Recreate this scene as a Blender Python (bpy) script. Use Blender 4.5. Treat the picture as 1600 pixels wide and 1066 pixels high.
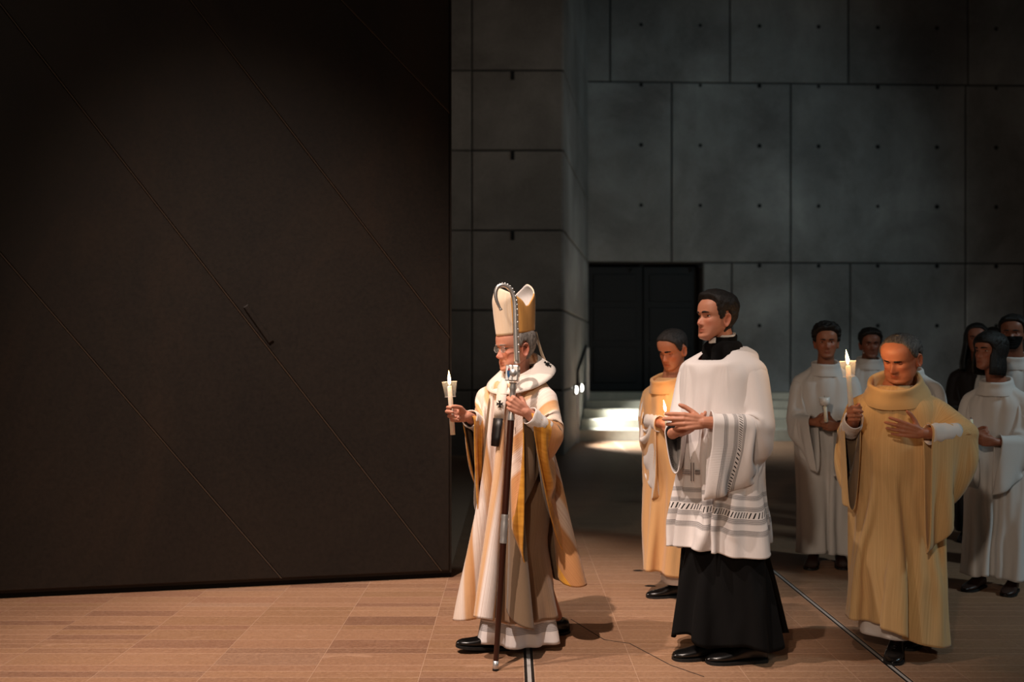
import bpy, bmesh, math, random
import numpy as np
from mathutils import Vector, Matrix, noise as mnoise

SC = bpy.context.scene
COL = SC.collection
for _o in list(bpy.data.objects):
    bpy.data.objects.remove(_o)
R = math.radians
FPX, HOR, EYE = 1556.0, 560.0, 1.46      # focal length in pixels, horizon row, eye height (m)

# ------------------------------------------------------------------ camera, world, lights, exposure
cam = bpy.data.cameras.new('camera')
cam_ob = bpy.data.objects.new('camera', cam); COL.objects.link(cam_ob)
cam_ob.location = (0, 0, EYE); cam_ob.rotation_euler = (R(90), 0, 0)
cam.sensor_width = 36.0; cam.lens = 36.0 * FPX / 1600.0
cam.shift_y = (HOR - 533.0) / 1600.0
cam.clip_end = 200
cam.dof.use_dof = True; cam.dof.focus_distance = 4.95; cam.dof.aperture_fstop = 1.8
SC.camera = cam_ob

world = bpy.data.worlds.new('night'); SC.world = world; world.use_nodes = True
bg = world.node_tree.nodes['Background']
bg.inputs[0].default_value = (0.85, 0.80, 0.75, 1); bg.inputs[1].default_value = 0.013

vs = SC.view_settings
SC.display_settings.display_device = 'sRGB'
vs.view_transform = 'Standard'; vs.look = 'None'; vs.gamma = 1.0; vs.use_curve_mapping = False
vs.exposure = 0.0

def light(name, kind, loc, aim, power, color, radius=0.05, cone=40, blend=0.3, size=None):
    l = bpy.data.lights.new(name, kind); o = bpy.data.objects.new(name, l); COL.objects.link(o)
    o.location = loc; l.energy = power; l.color = color
    if kind == 'SPOT':
        l.spot_size = R(cone); l.spot_blend = blend; l.shadow_soft_size = radius
    if kind == 'POINT': l.shadow_soft_size = radius
    if kind == 'AREA':
        l.shape = 'RECTANGLE'; l.size, l.size_y = size
    if aim is not None:
        o.rotation_euler = (Vector(aim) - Vector(loc)).to_track_quat('-Z', 'Y').to_euler()
    return o

WARM = (1.0, 0.81, 0.70)
light('spot_lamp_front', 'SPOT', (-3.0, -0.95, 13.3), (-1.05, 5.3, 0.3), 8200, WARM, 0.09, 22.5, 0.7)
light('spot_lamp_side', 'SPOT', (-5.0, 3.1, 12.5), (-0.6, 4.9, 0.6), 3900, WARM, 0.09, 21.5, 0.7)
light('fill_spot_low', 'SPOT', (-1.6, -2.5, 3.8), (1.2, 5.0, 1.15), 560, (1.0, 0.78, 0.60), 0.12, 27, 0.9)  # added frontal fill for faces and robes, no real lamp stands here
light('fill_spot_door', 'SPOT', (-9.0, -6.0, 7.0), (-2.2, 6.2, 3.6), 700, (1.0, 0.80, 0.62), 0.3, 44, 1.0)  # invented warm wash that lifts the dark bronze door
light('plaza_lamp', 'SPOT', (7.6, 11.0, 5.0), (2.8, 19.9, 3.4), 390, (0.68, 0.92, 1.0), 0.5, 88, 1.0)
light('fill_spot_pillar', 'SPOT', (4.5, 4.0, 9.0), (-0.4, 15.0, 4.2), 560, (1.0, 0.90, 0.78), 0.3, 34, 1.0)  # added warm fill to brighten the front of the buttress
light('fill_spot_near', 'SPOT', (7.5, 3.2, 6.0), (2.6, 6.4, 0.8), 640, (0.70, 0.92, 1.0), 0.4, 45, 1.0)  # unseen cool fill added for the people on the right

# ------------------------------------------------------------------ helpers
def px(x, y, d):
    """a pixel of the 1600 x 1066 frame at distance d, as a world point"""
    return Vector(((x - 800.0) / FPX * d, d, EYE - (y - HOR) / FPX * d))
def lin(c):
    return tuple((v / 12.92 if v <= 0.04045 else ((v + 0.055) / 1.055) ** 2.4) for v in c)
def rgb(r, g, b):
    return lin((r / 255.0, g / 255.0, b / 255.0))
def tag(o, label=None, cat=None, group=None, kind=None):
    if label: o['label'] = label
    if cat: o['category'] = cat
    if group: o['group'] = group
    if kind: o['kind'] = kind
    return o
def link(name, me, parent=None):
    o = bpy.data.objects.new(name, me); COL.objects.link(o)
    if parent is not None: o.parent = parent
    return o
def empty(name, loc=(0, 0, 0), rz=0.0):
    o = bpy.data.objects.new(name, None); COL.objects.link(o)
    o.location = loc; o.rotation_euler = (0, 0, rz); o.empty_display_size = 0.1
    return o
def meshob(name, V, F, mat=None, parent=None, smooth=True, uv=None, mi=None):
    me = bpy.data.meshes.new(name)
    me.from_pydata([tuple(map(float, v)) for v in V], [], [tuple(int(i) for i in f) for f in F])
    mats = mat if isinstance(mat, (list, tuple)) else [mat]
    for m in mats:
        if m is not None: me.materials.append(m)
    if smooth: me.polygons.foreach_set('use_smooth', [True] * len(me.polygons))
    if mi is not None: me.polygons.foreach_set('material_index', [int(i) for i in mi])
    if uv is not None:
        ul = me.uv_layers.new(name='UVMap')
        idx = np.zeros(len(me.loops), dtype=np.int32); me.loops.foreach_get('vertex_index', idx)
        ul.data.foreach_set('uv', np.asarray(uv, dtype=np.float32)[idx].ravel())
    me.update()
    return link(name, me, parent)
class MB:
    """collects primitives into one mesh"""
    def __init__(s): s.V = []; s.F = []
    def add(s, V, F):
        n = len(s.V); s.V += [tuple(v) for v in V]; s.F += [tuple(i + n for i in f) for f in F]; return s
    def box(s, c, d, rz=0.0):
        x, y, z = (k / 2.0 for k in d); ca, sa = math.cos(rz), math.sin(rz)
        V = [(c[0] + ca * i * x - sa * j * y, c[1] + sa * i * x + ca * j * y, c[2] + k * z) for k in (-1, 1) for j in (-1, 1) for i in (-1, 1)]
        return s.add(V, [(0, 2, 3, 1), (4, 5, 7, 6), (0, 1, 5, 4), (2, 6, 7, 3), (0, 4, 6, 2), (1, 3, 7, 5)])
    def tube(s, pts, radii, n=10, cap=True, flat=1.0, up=None):
        V, F = tube_mesh(pts, radii, n, cap, flat, up); return s.add(V, F)
    def build(s, name, mat, parent=None, smooth=True):
        return meshob(name, s.V, s.F, mat, parent, smooth)
def tube_mesh(pts, radii, n=10, cap=True, flat=1.0, up=None):
    P = [Vector(p) for p in pts]; m = len(P)
    if not hasattr(radii, '__len__'): radii = [radii] * m
    V = []; F = []
    prev = Vector(up) if up is not None else None
    for i in range(m):
        t = (P[min(i + 1, m - 1)] - P[max(i - 1, 0)])
        t = t.normalized() if t.length > 1e-9 else Vector((0, 0, 1))
        a = prev if prev is not None else (Vector((1, 0, 0)) if abs(t.x) < 0.8 else Vector((0, 1, 0)))
        a = a - t * a.dot(t)
        a = a.normalized() if a.length > 1e-6 else t.orthogonal().normalized()
        prev = a; b = t.cross(a)
        for k in range(n):
            g = 2 * math.pi * k / n
            V.append(P[i] + a * (math.cos(g) * radii[i]) + b * (math.sin(g) * radii[i] * flat))
    for i in range(m - 1):
        for k in range(n):
            k2 = (k + 1) % n
            F.append((i * n + k, i * n + k2, (i + 1) * n + k2, (i + 1) * n + k))
    if cap:
        F.append(tuple(range(n - 1, -1, -1))); F.append(tuple((m - 1) * n + k for k in range(n)))
    return V, F
def lathe(prof, n=20, sx=1.0, sy=1.0, closed=False):
    """prof: (r, z) pairs"""
    V = []; F = []
    for r, z in prof:
        for k in range(n):
            a = 2 * math.pi * k / n; V.append((r * sx * math.cos(a), r * sy * math.sin(a), z))
    m = len(prof)
    for i in range(m - 1):
        for k in range(n):
            k2 = (k + 1) % n
            F.append((i * n + k, i * n + k2, (i + 1) * n + k2, (i + 1) * n + k))
    if closed:
        F.append(tuple(range(n - 1, -1, -1))); F.append(tuple((m - 1) * n + k for k in range(n)))
    return V, F
def grid_faces(nv, nu, closed):
    F = []
    for j in range(nv - 1):
        for i in range(nu if closed else nu - 1):
            i2 = (i + 1) % nu
            F.append((j * nu + i, j * nu + i2, (j + 1) * nu + i2, (j + 1) * nu + i))
    return F
def interp(t, xs, ys):
    """smooth (monotone-ish) interpolation of rows ys at xs"""
    ys = np.asarray(ys, float); xs = np.asarray(xs, float); t = np.asarray(t, float)
    m = np.gradient(ys, xs, axis=0)
    k = np.clip(np.searchsorted(xs, t, side='right') - 1, 0, len(xs) - 2)
    h = xs[k + 1] - xs[k]; u = (t - xs[k]) / h
    if ys.ndim > 1: h = h[:, None]; u = u[:, None]
    return ((2 * u**3 - 3 * u**2 + 1) * ys[k] + (u**3 - 2 * u**2 + u) * h * m[k]
            + (-2 * u**3 + 3 * u**2) * ys[k + 1] + (u**3 - u**2) * h * m[k + 1])

# ------------------------------------------------------------------ materials
class NT:
    def __init__(s, name):
        s.m = bpy.data.materials.new(name); s.m.use_nodes = True
        s.t = s.m.node_tree; s.b = s.t.nodes['Principled BSDF']
    def n(s, typ, **kw):
        o = s.t.nodes.new(typ)
        for k, v in kw.items():
            if k.startswith('i_'):
                key = k[2:]; o.inputs[int(key) if key.isdigit() else key].default_value = v
            else: setattr(o, k, v)
        return o
    def l(s, a, b): s.t.links.new(a, b)
    def ramp(s, fac, stops):
        r = s.n('ShaderNodeValToRGB'); e = r.color_ramp.elements
        while len(e) < len(stops): e.new(0.5)
        for k, (p, c) in enumerate(stops):
            e[k].position = p; e[k].color = (*c, 1) if len(c) == 3 else c
        s.l(fac, r.inputs[0]); return r.outputs[0]
    def mix(s, fac, a, b, typ='MIX'):
        o = s.n('ShaderNodeMix', data_type='RGBA', blend_type=typ)
        for sock, v in ((o.inputs[0], fac), (o.inputs[6], a), (o.inputs[7], b)):
            if hasattr(v, 'is_linked'): s.l(v, sock)
            elif isinstance(v, (int, float)): sock.default_value = v
            else: sock.default_value = (*v, 1)
        return o.outputs[2]
    def math(s, op, a, b=0.0, c=0.0):
        o = s.n('ShaderNodeMath', operation=op)
        for k, v in enumerate((a, b, c)):
            if hasattr(v, 'is_linked'): s.l(v, o.inputs[k])
            else: o.inputs[k].default_value = v
        return o.outputs[0]
    def noise(s, scale, detail=4, rough=0.6, vec=None, dist=0.0):
        o = s.n('ShaderNodeTexNoise', i_Scale=scale, i_Detail=detail, i_Roughness=rough, i_Distortion=dist)
        if vec is not None: s.l(vec, o.inputs['Vector'])
        return o.outputs['Fac']
    def mapping(s, vec, scale=(1, 1, 1), loc=(0, 0, 0), rot=(0, 0, 0)):
        o = s.n('ShaderNodeMapping'); o.inputs['Scale'].default_value = scale
        o.inputs['Location'].default_value = loc; o.inputs['Rotation'].default_value = rot
        s.l(vec, o.inputs['Vector']); return o.outputs[0]
    def coord(s, which='Object'):
        return s.n('ShaderNodeTexCoord').outputs[which]
    def bump(s, h, strength=0.3, dist=0.01):
        o = s.n('ShaderNodeBump', i_Strength=strength, i_Distance=dist)
        s.l(h, o.inputs['Height']); s.l(o.outputs[0], s.b.inputs['Normal'])
    def set(s, **kw):
        for k, v in kw.items():
            sock = s.b.inputs[k.replace('_', ' ')]
            if hasattr(v, 'is_linked'): s.l(v, sock)
            elif isinstance(v, (tuple, list)) and len(v) == 3: sock.default_value = (*v, 1)
            else: sock.default_value = v
        return s
def plain(name, color, rough=0.6, metal=0.0, **kw):
    return NT(name).set(Base_Color=color, Roughness=rough, Metallic=metal, **kw).m

def mat_stone_tile(name='sand_limestone', plainness=0.0):
    n = NT(name); c = n.coord('Object')
    info = n.n('ShaderNodeObjectInfo'); att = n.n('ShaderNodeAttribute', attribute_name='shade')
    rnd = n.math('FRACT', n.math('ADD', info.outputs['Random'], att.outputs['Fac']))
    base = n.ramp(rnd, [(0.0, rgb(122, 88, 66)), (0.25, rgb(152, 114, 88)), (0.45, rgb(134, 100, 70)), (0.62, rgb(158, 120, 92)),
                        (0.8, rgb(138, 98, 78)), (0.95, rgb(98, 66, 54)), (1.0, rgb(156, 124, 102))])
    base = n.mix(plainness, base, rgb(142, 112, 88))
    geo = n.n('ShaderNodeNewGeometry').outputs['Position']
    v1 = n.noise(1.0, 8, 0.65, n.mapping(geo, (3.0, 16, 3)), 1.1)
    v3 = n.noise(1.0, 6, 0.7, n.mapping(geo, (9, 34, 3)), 2.2)
    v2 = n.noise(60, 4, 0.6, geo)
    col = n.mix(n.math('MULTIPLY', v1, 0.7), base, rgb(112, 78, 58), 'MIX')
    col = n.mix(n.ramp(v1, [(0.62, (0, 0, 0)), (0.74, (.5, .5, .5))]), col, rgb(206, 168, 142))
    col = n.mix(n.ramp(v3, [(0.495, (0, 0, 0)), (0.51, (.5, .5, .5)), (0.525, (0, 0, 0))]), col, rgb(214, 180, 156))
    col = n.mix(0.25, col, n.ramp(v2, [(0.3, rgb(120, 86, 62)), (0.7, rgb(205, 160, 122))]))
    n.set(Base_Color=col, Roughness=n.math('ADD', n.math('MULTIPLY', v2, 0.25), 0.42), Specular_IOR_Level=0.3)
    n.bump(v1, 0.15, 0.004)
    return n.m
def mat_concrete(name, c0, c1, c2):
    n = NT(name); geo = n.n('ShaderNodeNewGeometry').outputs['Position']
    a = n.noise(0.55, 6, 0.62, geo, 0.3); b = n.noise(1.0, 5, 0.6, n.mapping(geo, (0.9, 0.9, 0.35)))
    g = n.noise(28, 5, 0.7, geo); info = n.n('ShaderNodeObjectInfo').outputs['Random']
    col = n.ramp(a, [(0.34, tuple(v * .8 for v in c0)), (0.52, c1), (0.66, c2)])
    col = n.mix(n.ramp(b, [(0.42, (0, 0, 0)), (0.68, (0.75, 0.75, 0.75))]), col, tuple(v * 0.62 for v in c1))
    col = n.mix(0.18, col, n.ramp(g, [(0.25, tuple(v * 0.5 for v in c0)), (0.75, c2)]))
    sh = n.math('ADD', n.math('MULTIPLY', info, 0.22), 0.89)
    hsv = n.n('ShaderNodeHueSaturation'); n.l(col, hsv.inputs['Color']); n.l(sh, hsv.inputs['Value'])
    n.set(Base_Color=hsv.outputs[0], Roughness=0.85, Specular_IOR_Level=0.25)
    n.bump(g, 0.18, 0.006)
    return n.m
def mat_bronze():
    n = NT('dark_bronze'); geo = n.n('ShaderNodeNewGeometry').outputs['Position']
    a = n.noise(0.7, 7, 0.65, n.mapping(geo, (1, 1, 0.6)), 0.8); b = n.noise(45, 3, 0.6, geo)
    col = n.ramp(a, [(0.28, rgb(22, 18, 15)), (0.5, rgb(34, 27, 21)), (0.74, rgb(52, 38, 27))])
    col = n.mix(0.25, col, n.ramp(b, [(0.3, rgb(28, 22, 18)), (0.75, rgb(56, 45, 35))]))
    n.set(Base_Color=col, Metallic=0.25, Roughness=n.math('ADD', n.math('MULTIPLY', b, 0.2), 0.52), Specular_IOR_Level=0.35)
    n.bump(b, 0.12, 0.003)
    return n.m
def mat_brushed(name, c, rough=0.35):
    n = NT(name); v = n.noise(1, 3, 0.5, n.mapping(n.coord('Object'), (140, 3, 140)))
    n.set(Base_Color=n.mix(0.35, c, n.ramp(v, [(0.3, tuple(k * 0.5 for k in c)), (0.7, c)])), Metallic=0.9,
          Roughness=n.math('ADD', n.math('MULTIPLY', v, 0.2), rough))
    return n.m
M = {}
M['tile'] = mat_stone_tile()
M['tile_plain'] = mat_stone_tile('plain_limestone', 0.6)
M['joint'] = plain('sandy_grout', rgb(172, 138, 113), 0.9)
M['concrete'] = mat_concrete('board_concrete', rgb(120, 116, 112), rgb(146, 145, 142), rgb(168, 168, 164))
M['concrete_warm'] = mat_concrete('board_concrete_warm', rgb(116, 108, 100), rgb(138, 130, 122), rgb(158, 150, 142))
M['concrete_joint'] = plain('dark_concrete_joint', rgb(58, 56, 54), 0.95)  # dark backing seen in the joints between the panels
M['bronze'] = mat_bronze()
M['black_gap'] = plain('black_recess', (0.004, 0.004, 0.004), 0.9)
M['steel'] = plain('brushed_steel', rgb(190, 186, 182), 0.45, 0.35)
M['steel_dark'] = plain('dark_steel', rgb(52, 48, 45), 0.5, 0.8)
M['step'] = mat_concrete('step_stone', rgb(150, 144, 130), rgb(176, 170, 154), rgb(196, 190, 172))
M['black_door'] = plain('black_door_leaf', rgb(12, 10, 9), 0.7)

# ------------------------------------------------------------------ panels on walls
def clip_poly(poly, n, d):
    """keep the side n.p <= d of a convex 2-D polygon"""
    out = []
    for i in range(len(poly)):
        a, b = poly[i], poly[(i + 1) % len(poly)]
        da, db = n[0] * a[0] + n[1] * a[1] - d, n[0] * b[0] + n[1] * b[1] - d
        if da <= 0: out.append(a)
        if (da < 0 < db) or (db < 0 < da):
            t = da / (da - db); out.append((a[0] + (b[0] - a[0]) * t, a[1] + (b[1] - a[1]) * t))
    return out
def inset_poly(poly, g):
    area = sum(poly[i][0] * poly[(i + 1) % len(poly)][1] - poly[(i + 1) % len(poly)][0] * poly[i][1] for i in range(len(poly)))
    if area < 0: poly = poly[::-1]
    out = list(poly)
    for i in range(len(poly)):
        a, b = poly[i], poly[(i + 1) % len(poly)]
        ex, ey = b[0] - a[0], b[1] - a[1]; L = math.hypot(ex, ey)
        if L < 1e-6: continue
        n = (ey / L, -ex / L)
        out = clip_poly(out, n, n[0] * a[0] + n[1] * a[1] - g)
        if len(out) < 3: return []
    return out
def panel(name, poly, fr, mat, parent, gap=0.008, proud=0.012, bevel=0.008):
    """fr(s, z, out) -> world point; a plate standing proud of its backing, with bevelled edge"""
    p0 = inset_poly(poly, gap); p1 = inset_poly(poly, gap + bevel)
    if len(p0) < 3: return None
    if len(p1) != len(p0): p1 = p0
    k = len(p0)
    V = [fr(s, z, 0) for s, z in p0] + [fr(s, z, proud - bevel * 0.8 if len(p1) else proud) for s, z in p0] + [fr(s, z, proud) for s, z in p1]
    F = [tuple(range(2 * k, 3 * k))]
    for i in range(k):
        j = (i + 1) % k
        F += [(i, j, k + j, k + i), (k + i, k + j, 2 * k + j, 2 * k + i)]
    return meshob(name, V, F, mat, parent, smooth=False)
def frame(x0, y0, x1, y1):
    """frame of a vertical wall running from (x0,y0) to (x1,y1); 'out' points towards the camera side"""
    L = math.hypot(x1 - x0, y1 - y0); ux, uy = (x1 - x0) / L, (y1 - y0) / L; nx, ny = uy, -ux
    return (lambda s, z, o: Vector((x0 + ux * s + nx * o, y0 + uy * s + ny * o, z))), L
def slab(name, fr, s0, s1, z0, z1, thick, mat, parent=None):
    V = [fr(s, z, o) for o in (0, -thick) for (s, z) in ((s0, z0), (s1, z0), (s1, z1), (s0, z1))]
    return meshob(name, V, [(0, 1, 2, 3), (7, 6, 5, 4), (0, 4, 5, 1), (1, 5, 6, 2), (2, 6, 7, 3), (3, 7, 4, 0)], mat, parent, smooth=False)
rect = lambda a, b, c, d: [(a, c), (b, c), (b, d), (a, d)]

# ------------------------------------------------------------------ floor
rnd = random.Random(7)
floor = meshob('floor', [(-9, -4, -0.0008), (14, -4, -0.0008), (14, 21, -0.0008), (-9, 21, -0.0008)], [(0, 1, 2, 3)], M['joint'], smooth=False)
tag(floor, kind='structure')
X0, CW = 0.075, 0.5
TR1, TR2 = (0.055, 0.105), (1.775, 1.815)            # the two steel tracks let into the paving
tile_list = []
def courses(y0, y1, rr):
    y = y0; out = []
    while y < y1:
        h = rr.choice((0.09, 0.125, 0.15, 0.15, 0.19, 0.23)); out.append((y, y + h)); y += h
    return out
base_c = courses(3.9, 20.5, rnd)
for c in range(-15, 23):
    xa, xb = X0 + c * CW, X0 + (c + 1) * CW
    for (ya, yb) in base_c:
        cells = [(ya, yb)]
        if rnd.random() < 0.13 and yb - ya > 0.12: cells = [(ya, ya + (yb - ya) * 0.5), (ya + (yb - ya) * 0.5, yb)]
        for (p, q) in cells:
            dm = (p + q) / 2
            if abs((xa + xb) / 2) - 0.3 > dm * 0.53: continue
            a, b = xa, xb
            for t0, t1 in (TR1, TR2):
                if a < t0 < b and b <= t1 + 0.2: b = t0
                elif a < t1 < b: a = t1
            if xa < TR2[0] < xb and xa < TR2[1] < xb:
                tile_list += [(xa, TR2[0], p, q), (TR2[1], xb, p, q)]
            else:
                tile_list.append((a, b, p, q))
def tile_hidden(a, b, p, q):
    xm, ym = (a + b) / 2, (p + q) / 2
    return xm < -0.4 and ym > 6.03 + (xm + 3.1) * 0.2185 + 0.1
vis = [t for t in tile_list if not tile_hidden(*t)]
def tsize(t):
    a, b, p, q = t; d = (p + q) / 2
    return (b - a) * (q - p) / d ** 3 if p > 4.3 else -1
vis.sort(key=tsize, reverse=True)
single = vis[:296]; rest = [t for t in vis[296:]]
cache = {}
def tile_geo(w, h, x=0.0, y=0.0):
    gx, gy, bv = 0.0016, 0.0030, 0.0014
    q = ((0, 0), (1, 0), (1, 1), (0, 1))
    V = []
    for e, z in ((0.0, -0.003), (0.0, -0.0005), (bv, 0.0)):
        V += [(x + (w - gx - e if i else gx + e), y + (h - gy - e if j else gy + e), z) for i, j in q]
    F = [(8, 9, 10, 11)]
    for i in range(4):
        j = (i + 1) % 4; F += [(i, j, 4 + j, 4 + i), (4 + i, 4 + j, 8 + j, 8 + i)]
    return V, F
for (a, b, p, q) in single:
    key = (round(b - a, 3), round(q - p, 4), a > 0.09)
    if key not in cache:
        V, F = tile_geo(*key[:2]); me = bpy.data.meshes.new('paving_tile'); me.from_pydata(V, [], F); me.materials.append(M['tile_plain' if key[2] else 'tile']); cache[key] = me
    o = link('paving_tile', cache[key], floor); o.location = (a, p, 0)
V = []; F = []; S = []
for (a, b, p, q) in rest:
    v, f = tile_geo(b - a, q - p, a, p); n0 = len(V); V += v; F += [tuple(i + n0 for i in g) for g in f]; S += [rnd.random()] * len(v)
far = meshob('far_paving_tiles', V, F, M['tile_plain'], floor, smooth=False); far['kind'] = 'stuff'
at = far.data.attributes.new('shade', 'FLOAT', 'POINT'); at.data.foreach_set('value', S)
for (t0, t1), y1 in ((TR1, 6.6), (TR2, 12.0)):
    w = t1 - t0; xc = (t0 + t1) / 2
    MB().box((xc, (3.9 + y1) / 2, -0.0024), (w - 0.004, y1 - 3.9, 0.004)).build('track_bed', M['steel_dark'], floor, False)
    MB().box((xc, (3.9 + y1) / 2, -0.0008), (w * 0.36, y1 - 3.9, 0.004)).build('steel_track', M['steel'], floor, False)
g = [px(892, 968, 2272 / (968 - 560)), px(944, 1000, 2272 / (1000 - 560)), px(984, 1006, 2272 / (1006 - 560)), px(1048, 1040, 2272 / (1040 - 560)), px(1100, 1058, 2272 / 498)]
MB().tube([(p.x, p.y, 0.0) for p in g], 0.0022, 6, True).build('floor_groove', M['black_gap'], floor)
for (x, y) in ((997, 892), (1016, 916)):
    p = px(x, y, 2272 / (y - 560)); V, F = lathe([(0.001, 0.003), (0.022, 0.003), (0.03, 0.0)], 14, 1.25, 0.8)
    o = meshob('floor_bolt', [(a + p.x, b + p.y, c) for a, b, c in V], F, M['steel_dark'], floor)

# ------------------------------------------------------------------ back wall with its doorway
LIFT, Z0 = 1.203, 3.38
fr, L = frame(1.497, 19.9, 12.0, 20.28)
SCL = FPX / 19.95
def sx(xp):                                             # frame column -> metres along the back wall
    u = (xp - 800.0) / FPX
    dx, dy = (12.0 - 1.497) / L, (20.28 - 19.9) / L
    return (u * 19.9 - 1.497) / (dx - u * dy)
sd0, sd1 = 0.02, sx(1098)
back = slab('wall_back', fr, sd1, L, -0.1, 11.0, 0.4, M['concrete_joint']); tag(back, kind='structure')
slab('wall_back_lintel', fr, -1.2, sd1, Z0, 11.0, 0.4, M['concrete_joint'], back)
rows = [(Z0 - 3 * LIFT, Z0, [1098, 1143, 1235, 1328, 1508, 1600]), (Z0, Z0 + 3 * LIFT, [870, 1049, 1235, 1508, 1690]),
        (Z0 + 3 * LIFT, Z0 + 6 * LIFT, [870, 953, 1140, 1325, 1512, 1700])]
for z0, z1, cols in rows:
    for a, b in zip(cols[:-1], cols[1:]):
        panel('concrete_panel', rect(sx(a), sx(b), z0, z1), fr, M['concrete'], back, 0.016, 0.03, 0.012)
V = []; F = []
def disc(fr, s, z, o, r, n=10):
    k = len(V); V.append(fr(s, z, o)); V.extend(fr(s + r * math.cos(2 * math.pi * i / n), z + r * math.sin(2 * math.pi * i / n), o + 0.004) for i in range(n))
    V[k] = fr(s, z, o + 0.001)
    F.extend((k, k + 1 + i, k + 1 + (i + 1) % n) for i in range(n))
for i in range(8):
    for j in range(-1, 6):
        s = sx(909 + 92.3 * i + (92 if False else 0)); z = Z0 + j * LIFT + (-0.06)
        if s < 0.1 or (j < 0 and s < sd1 + 0.2): continue
        disc(fr, s, z, 0.03, 0.035 + 0.012 * rnd.random())
o = meshob('tie_holes', V, F, M['black_gap'], back, False); o['kind'] = 'stuff'
# doorway: jamb reveal and two dark leaves
door = empty('door_2'); tag(door, kind='structure')
slab('door_recess', lambda s, z, o: fr(s, z, o - 0.36), -1.0, sd1 + 0.4, 0.0, Z0 + 0.3, 0.1, M['black_gap'], door)
mid = (0.02 + sd1) / 2
for a, b in ((0.03, mid), (mid, sd1 - 0.03)):
    lf = panel('door_leaf', rect(a, b, 0.8, Z0 - 0.05), lambda s, z, o: fr(s, z, o - 0.35), M['black_door'], door, 0.01, 0.05, 0.01)
    for z0, z1 in ((0.95, 1.7), (1.8, 2.5), (2.6, Z0 - 0.2)):
        panel('door_panel', rect(a + 0.12, b - 0.12, z0, z1), lambda s, z, o: fr(s, z, o - 0.30), M['black_door'], lf, 0.01, 0.02, 0.01)

# ------------------------------------------------------------------ concrete buttress between the bronze door and the doorway
frp, Lp = frame(-6.0, 15.0, 0.752, 15.0)
but = slab('wall_left', frp, 0, Lp, -0.1, 11.0, 0.4, M['concrete_joint']); tag(but, kind='structure')
frs, Ls = frame(0.752, 15.0, 1.497, 19.9)
sidew = slab('wall_left_return', frs, 0.0, Ls, -0.1, 11.0, 0.35, M['concrete_joint'], but)
for k in range(-3, 7):
    z0, z1 = Z0 + k * LIFT, Z0 + (k + 1) * LIFT
    sv = (737 - 800) / FPX * 15 + 6.0
    panel('concrete_panel', rect(sv - 1.6, sv, z0, z1), frp, M['concrete_warm'], but, 0.008, 0.03, 0.012)
    panel('concrete_panel', rect(sv, Lp + 0.012, z0, z1), frp, M['concrete_warm'], but, 0.012, 0.03, 0.012)
    panel('concrete_panel', rect(-0.018, Ls, z0, z1), frs, M['concrete'], but, 0.016, 0.03, 0.012)
    MB().box((0.01, 14.962, z1 - 0.075), (0.055, 0.02, 0.12)).build('formwork_notch', M['black_gap'], but, False)

# ------------------------------------------------------------------ steps, step lamps and handrail by the doorway
steps = empty('steps', (0, 0, 0)); tag(steps, 'pale stone steps lit from the side below the dark doorway', 'steps')
def wall_x(y): return 0.752 + (y - 15.0) * (0.745 / 4.9) + 0.05
for k, (yf, zb, zt) in enumerate(((17.55, 0.0, 0.20), (17.95, 0.2, 0.36), (18.4, 0.36, 0.52), (18.9, 0.52, 0.66), (19.4, 0.66, 0.79))):
    yb = 19.84
    V = [(x, y, z) for z in (zb, zt - 0.01) for x, y in ((wall_x(yf), yf), (8.0, yf), (8.0, yb), (wall_x(yb), yb))]
    V += [(x, y, zt) for x, y in ((wall_x(yf), yf + 0.012), (8.0, yf + 0.012), (8.0, yb), (wall_x(yb), yb))]
    F = [(3, 2, 1, 0), (8, 9, 10, 11)] + [(q + i_, q + (i_ + 1) % 4, q + 4 + (i_ + 1) % 4, q + 4 + i_) for q in (0, 4) for i_ in range(4)]
    meshob('step', V, F, M['step'], steps, False)
MB().box((2.6, 20.05, 0.395), (2.9, 0.36, 0.79)).build('threshold', M['step'], door, False)
def lamp_mat(name, c, e):
    n = NT(name); n.set(Base_Color=c, Emission_Color=c, Emission_Strength=e); return n.m
M['lamp_glass'] = lamp_mat('lit_lamp_lens', (1.0, 0.97, 0.9), 14.0)
for i, (s, z, lab) in enumerate(((1.72, 0.93, 'small lit round step lamp on the concrete return, nearer the bishop'), (2.85, 0.93, 'small lit round step lamp on the concrete return, nearer the doorway'))):
    p = frs(s, z, 0.035); nrm = (frs(s, z, 1) - frs(s, z, 0)).normalized()
    root = empty('step_lamp', p); tag(root, lab, 'lamp', 'step lamps beside the doorway steps')
    q = nrm.to_track_quat('Z', 'Y').to_matrix()
    V, F = lathe([(0.09, -0.01), (0.09, 0.02), (0.075, 0.03), (0.07, 0.012)], 18)
    meshob('lamp_housing', [q @ Vector(v) for v in V], F, M['steel_dark'], root)
    V, F = lathe([(0.072, 0.012), (0.06, 0.04), (0.03, 0.055), (0.001, 0.06)], 18)
    meshob('lamp_lens', [q @ Vector(v) for v in V], F, M['lamp_glass'], root)
    tgt = Vector((p.x + 1.6, p.y - 0.15 + 0.1 * i, 0.0))
    lo = light('step_lamp_light', 'SPOT', p + nrm * 0.09, tgt, 620, (0.92, 0.97, 0.96), 0.05, 110, 1.0); 
rail = empty('handrail', (1.25, 18.3, 0)); tag(rail, 'slim steel handrail climbing beside the steps to the doorway', 'handrail')
a, b = px(902, 580, 17.2), px(916, 541, 19.0)
def rl(p): return (p[0] - 1.25, p[1] - 18.3, p[2])
MB().tube([rl(a + Vector((0, -0.1, -0.25))), rl(a), rl(b), rl(b + Vector((0.0, 0.4, 0)))], 0.026, 10).build('top_rail', M['steel_dark'], rail)
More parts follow.
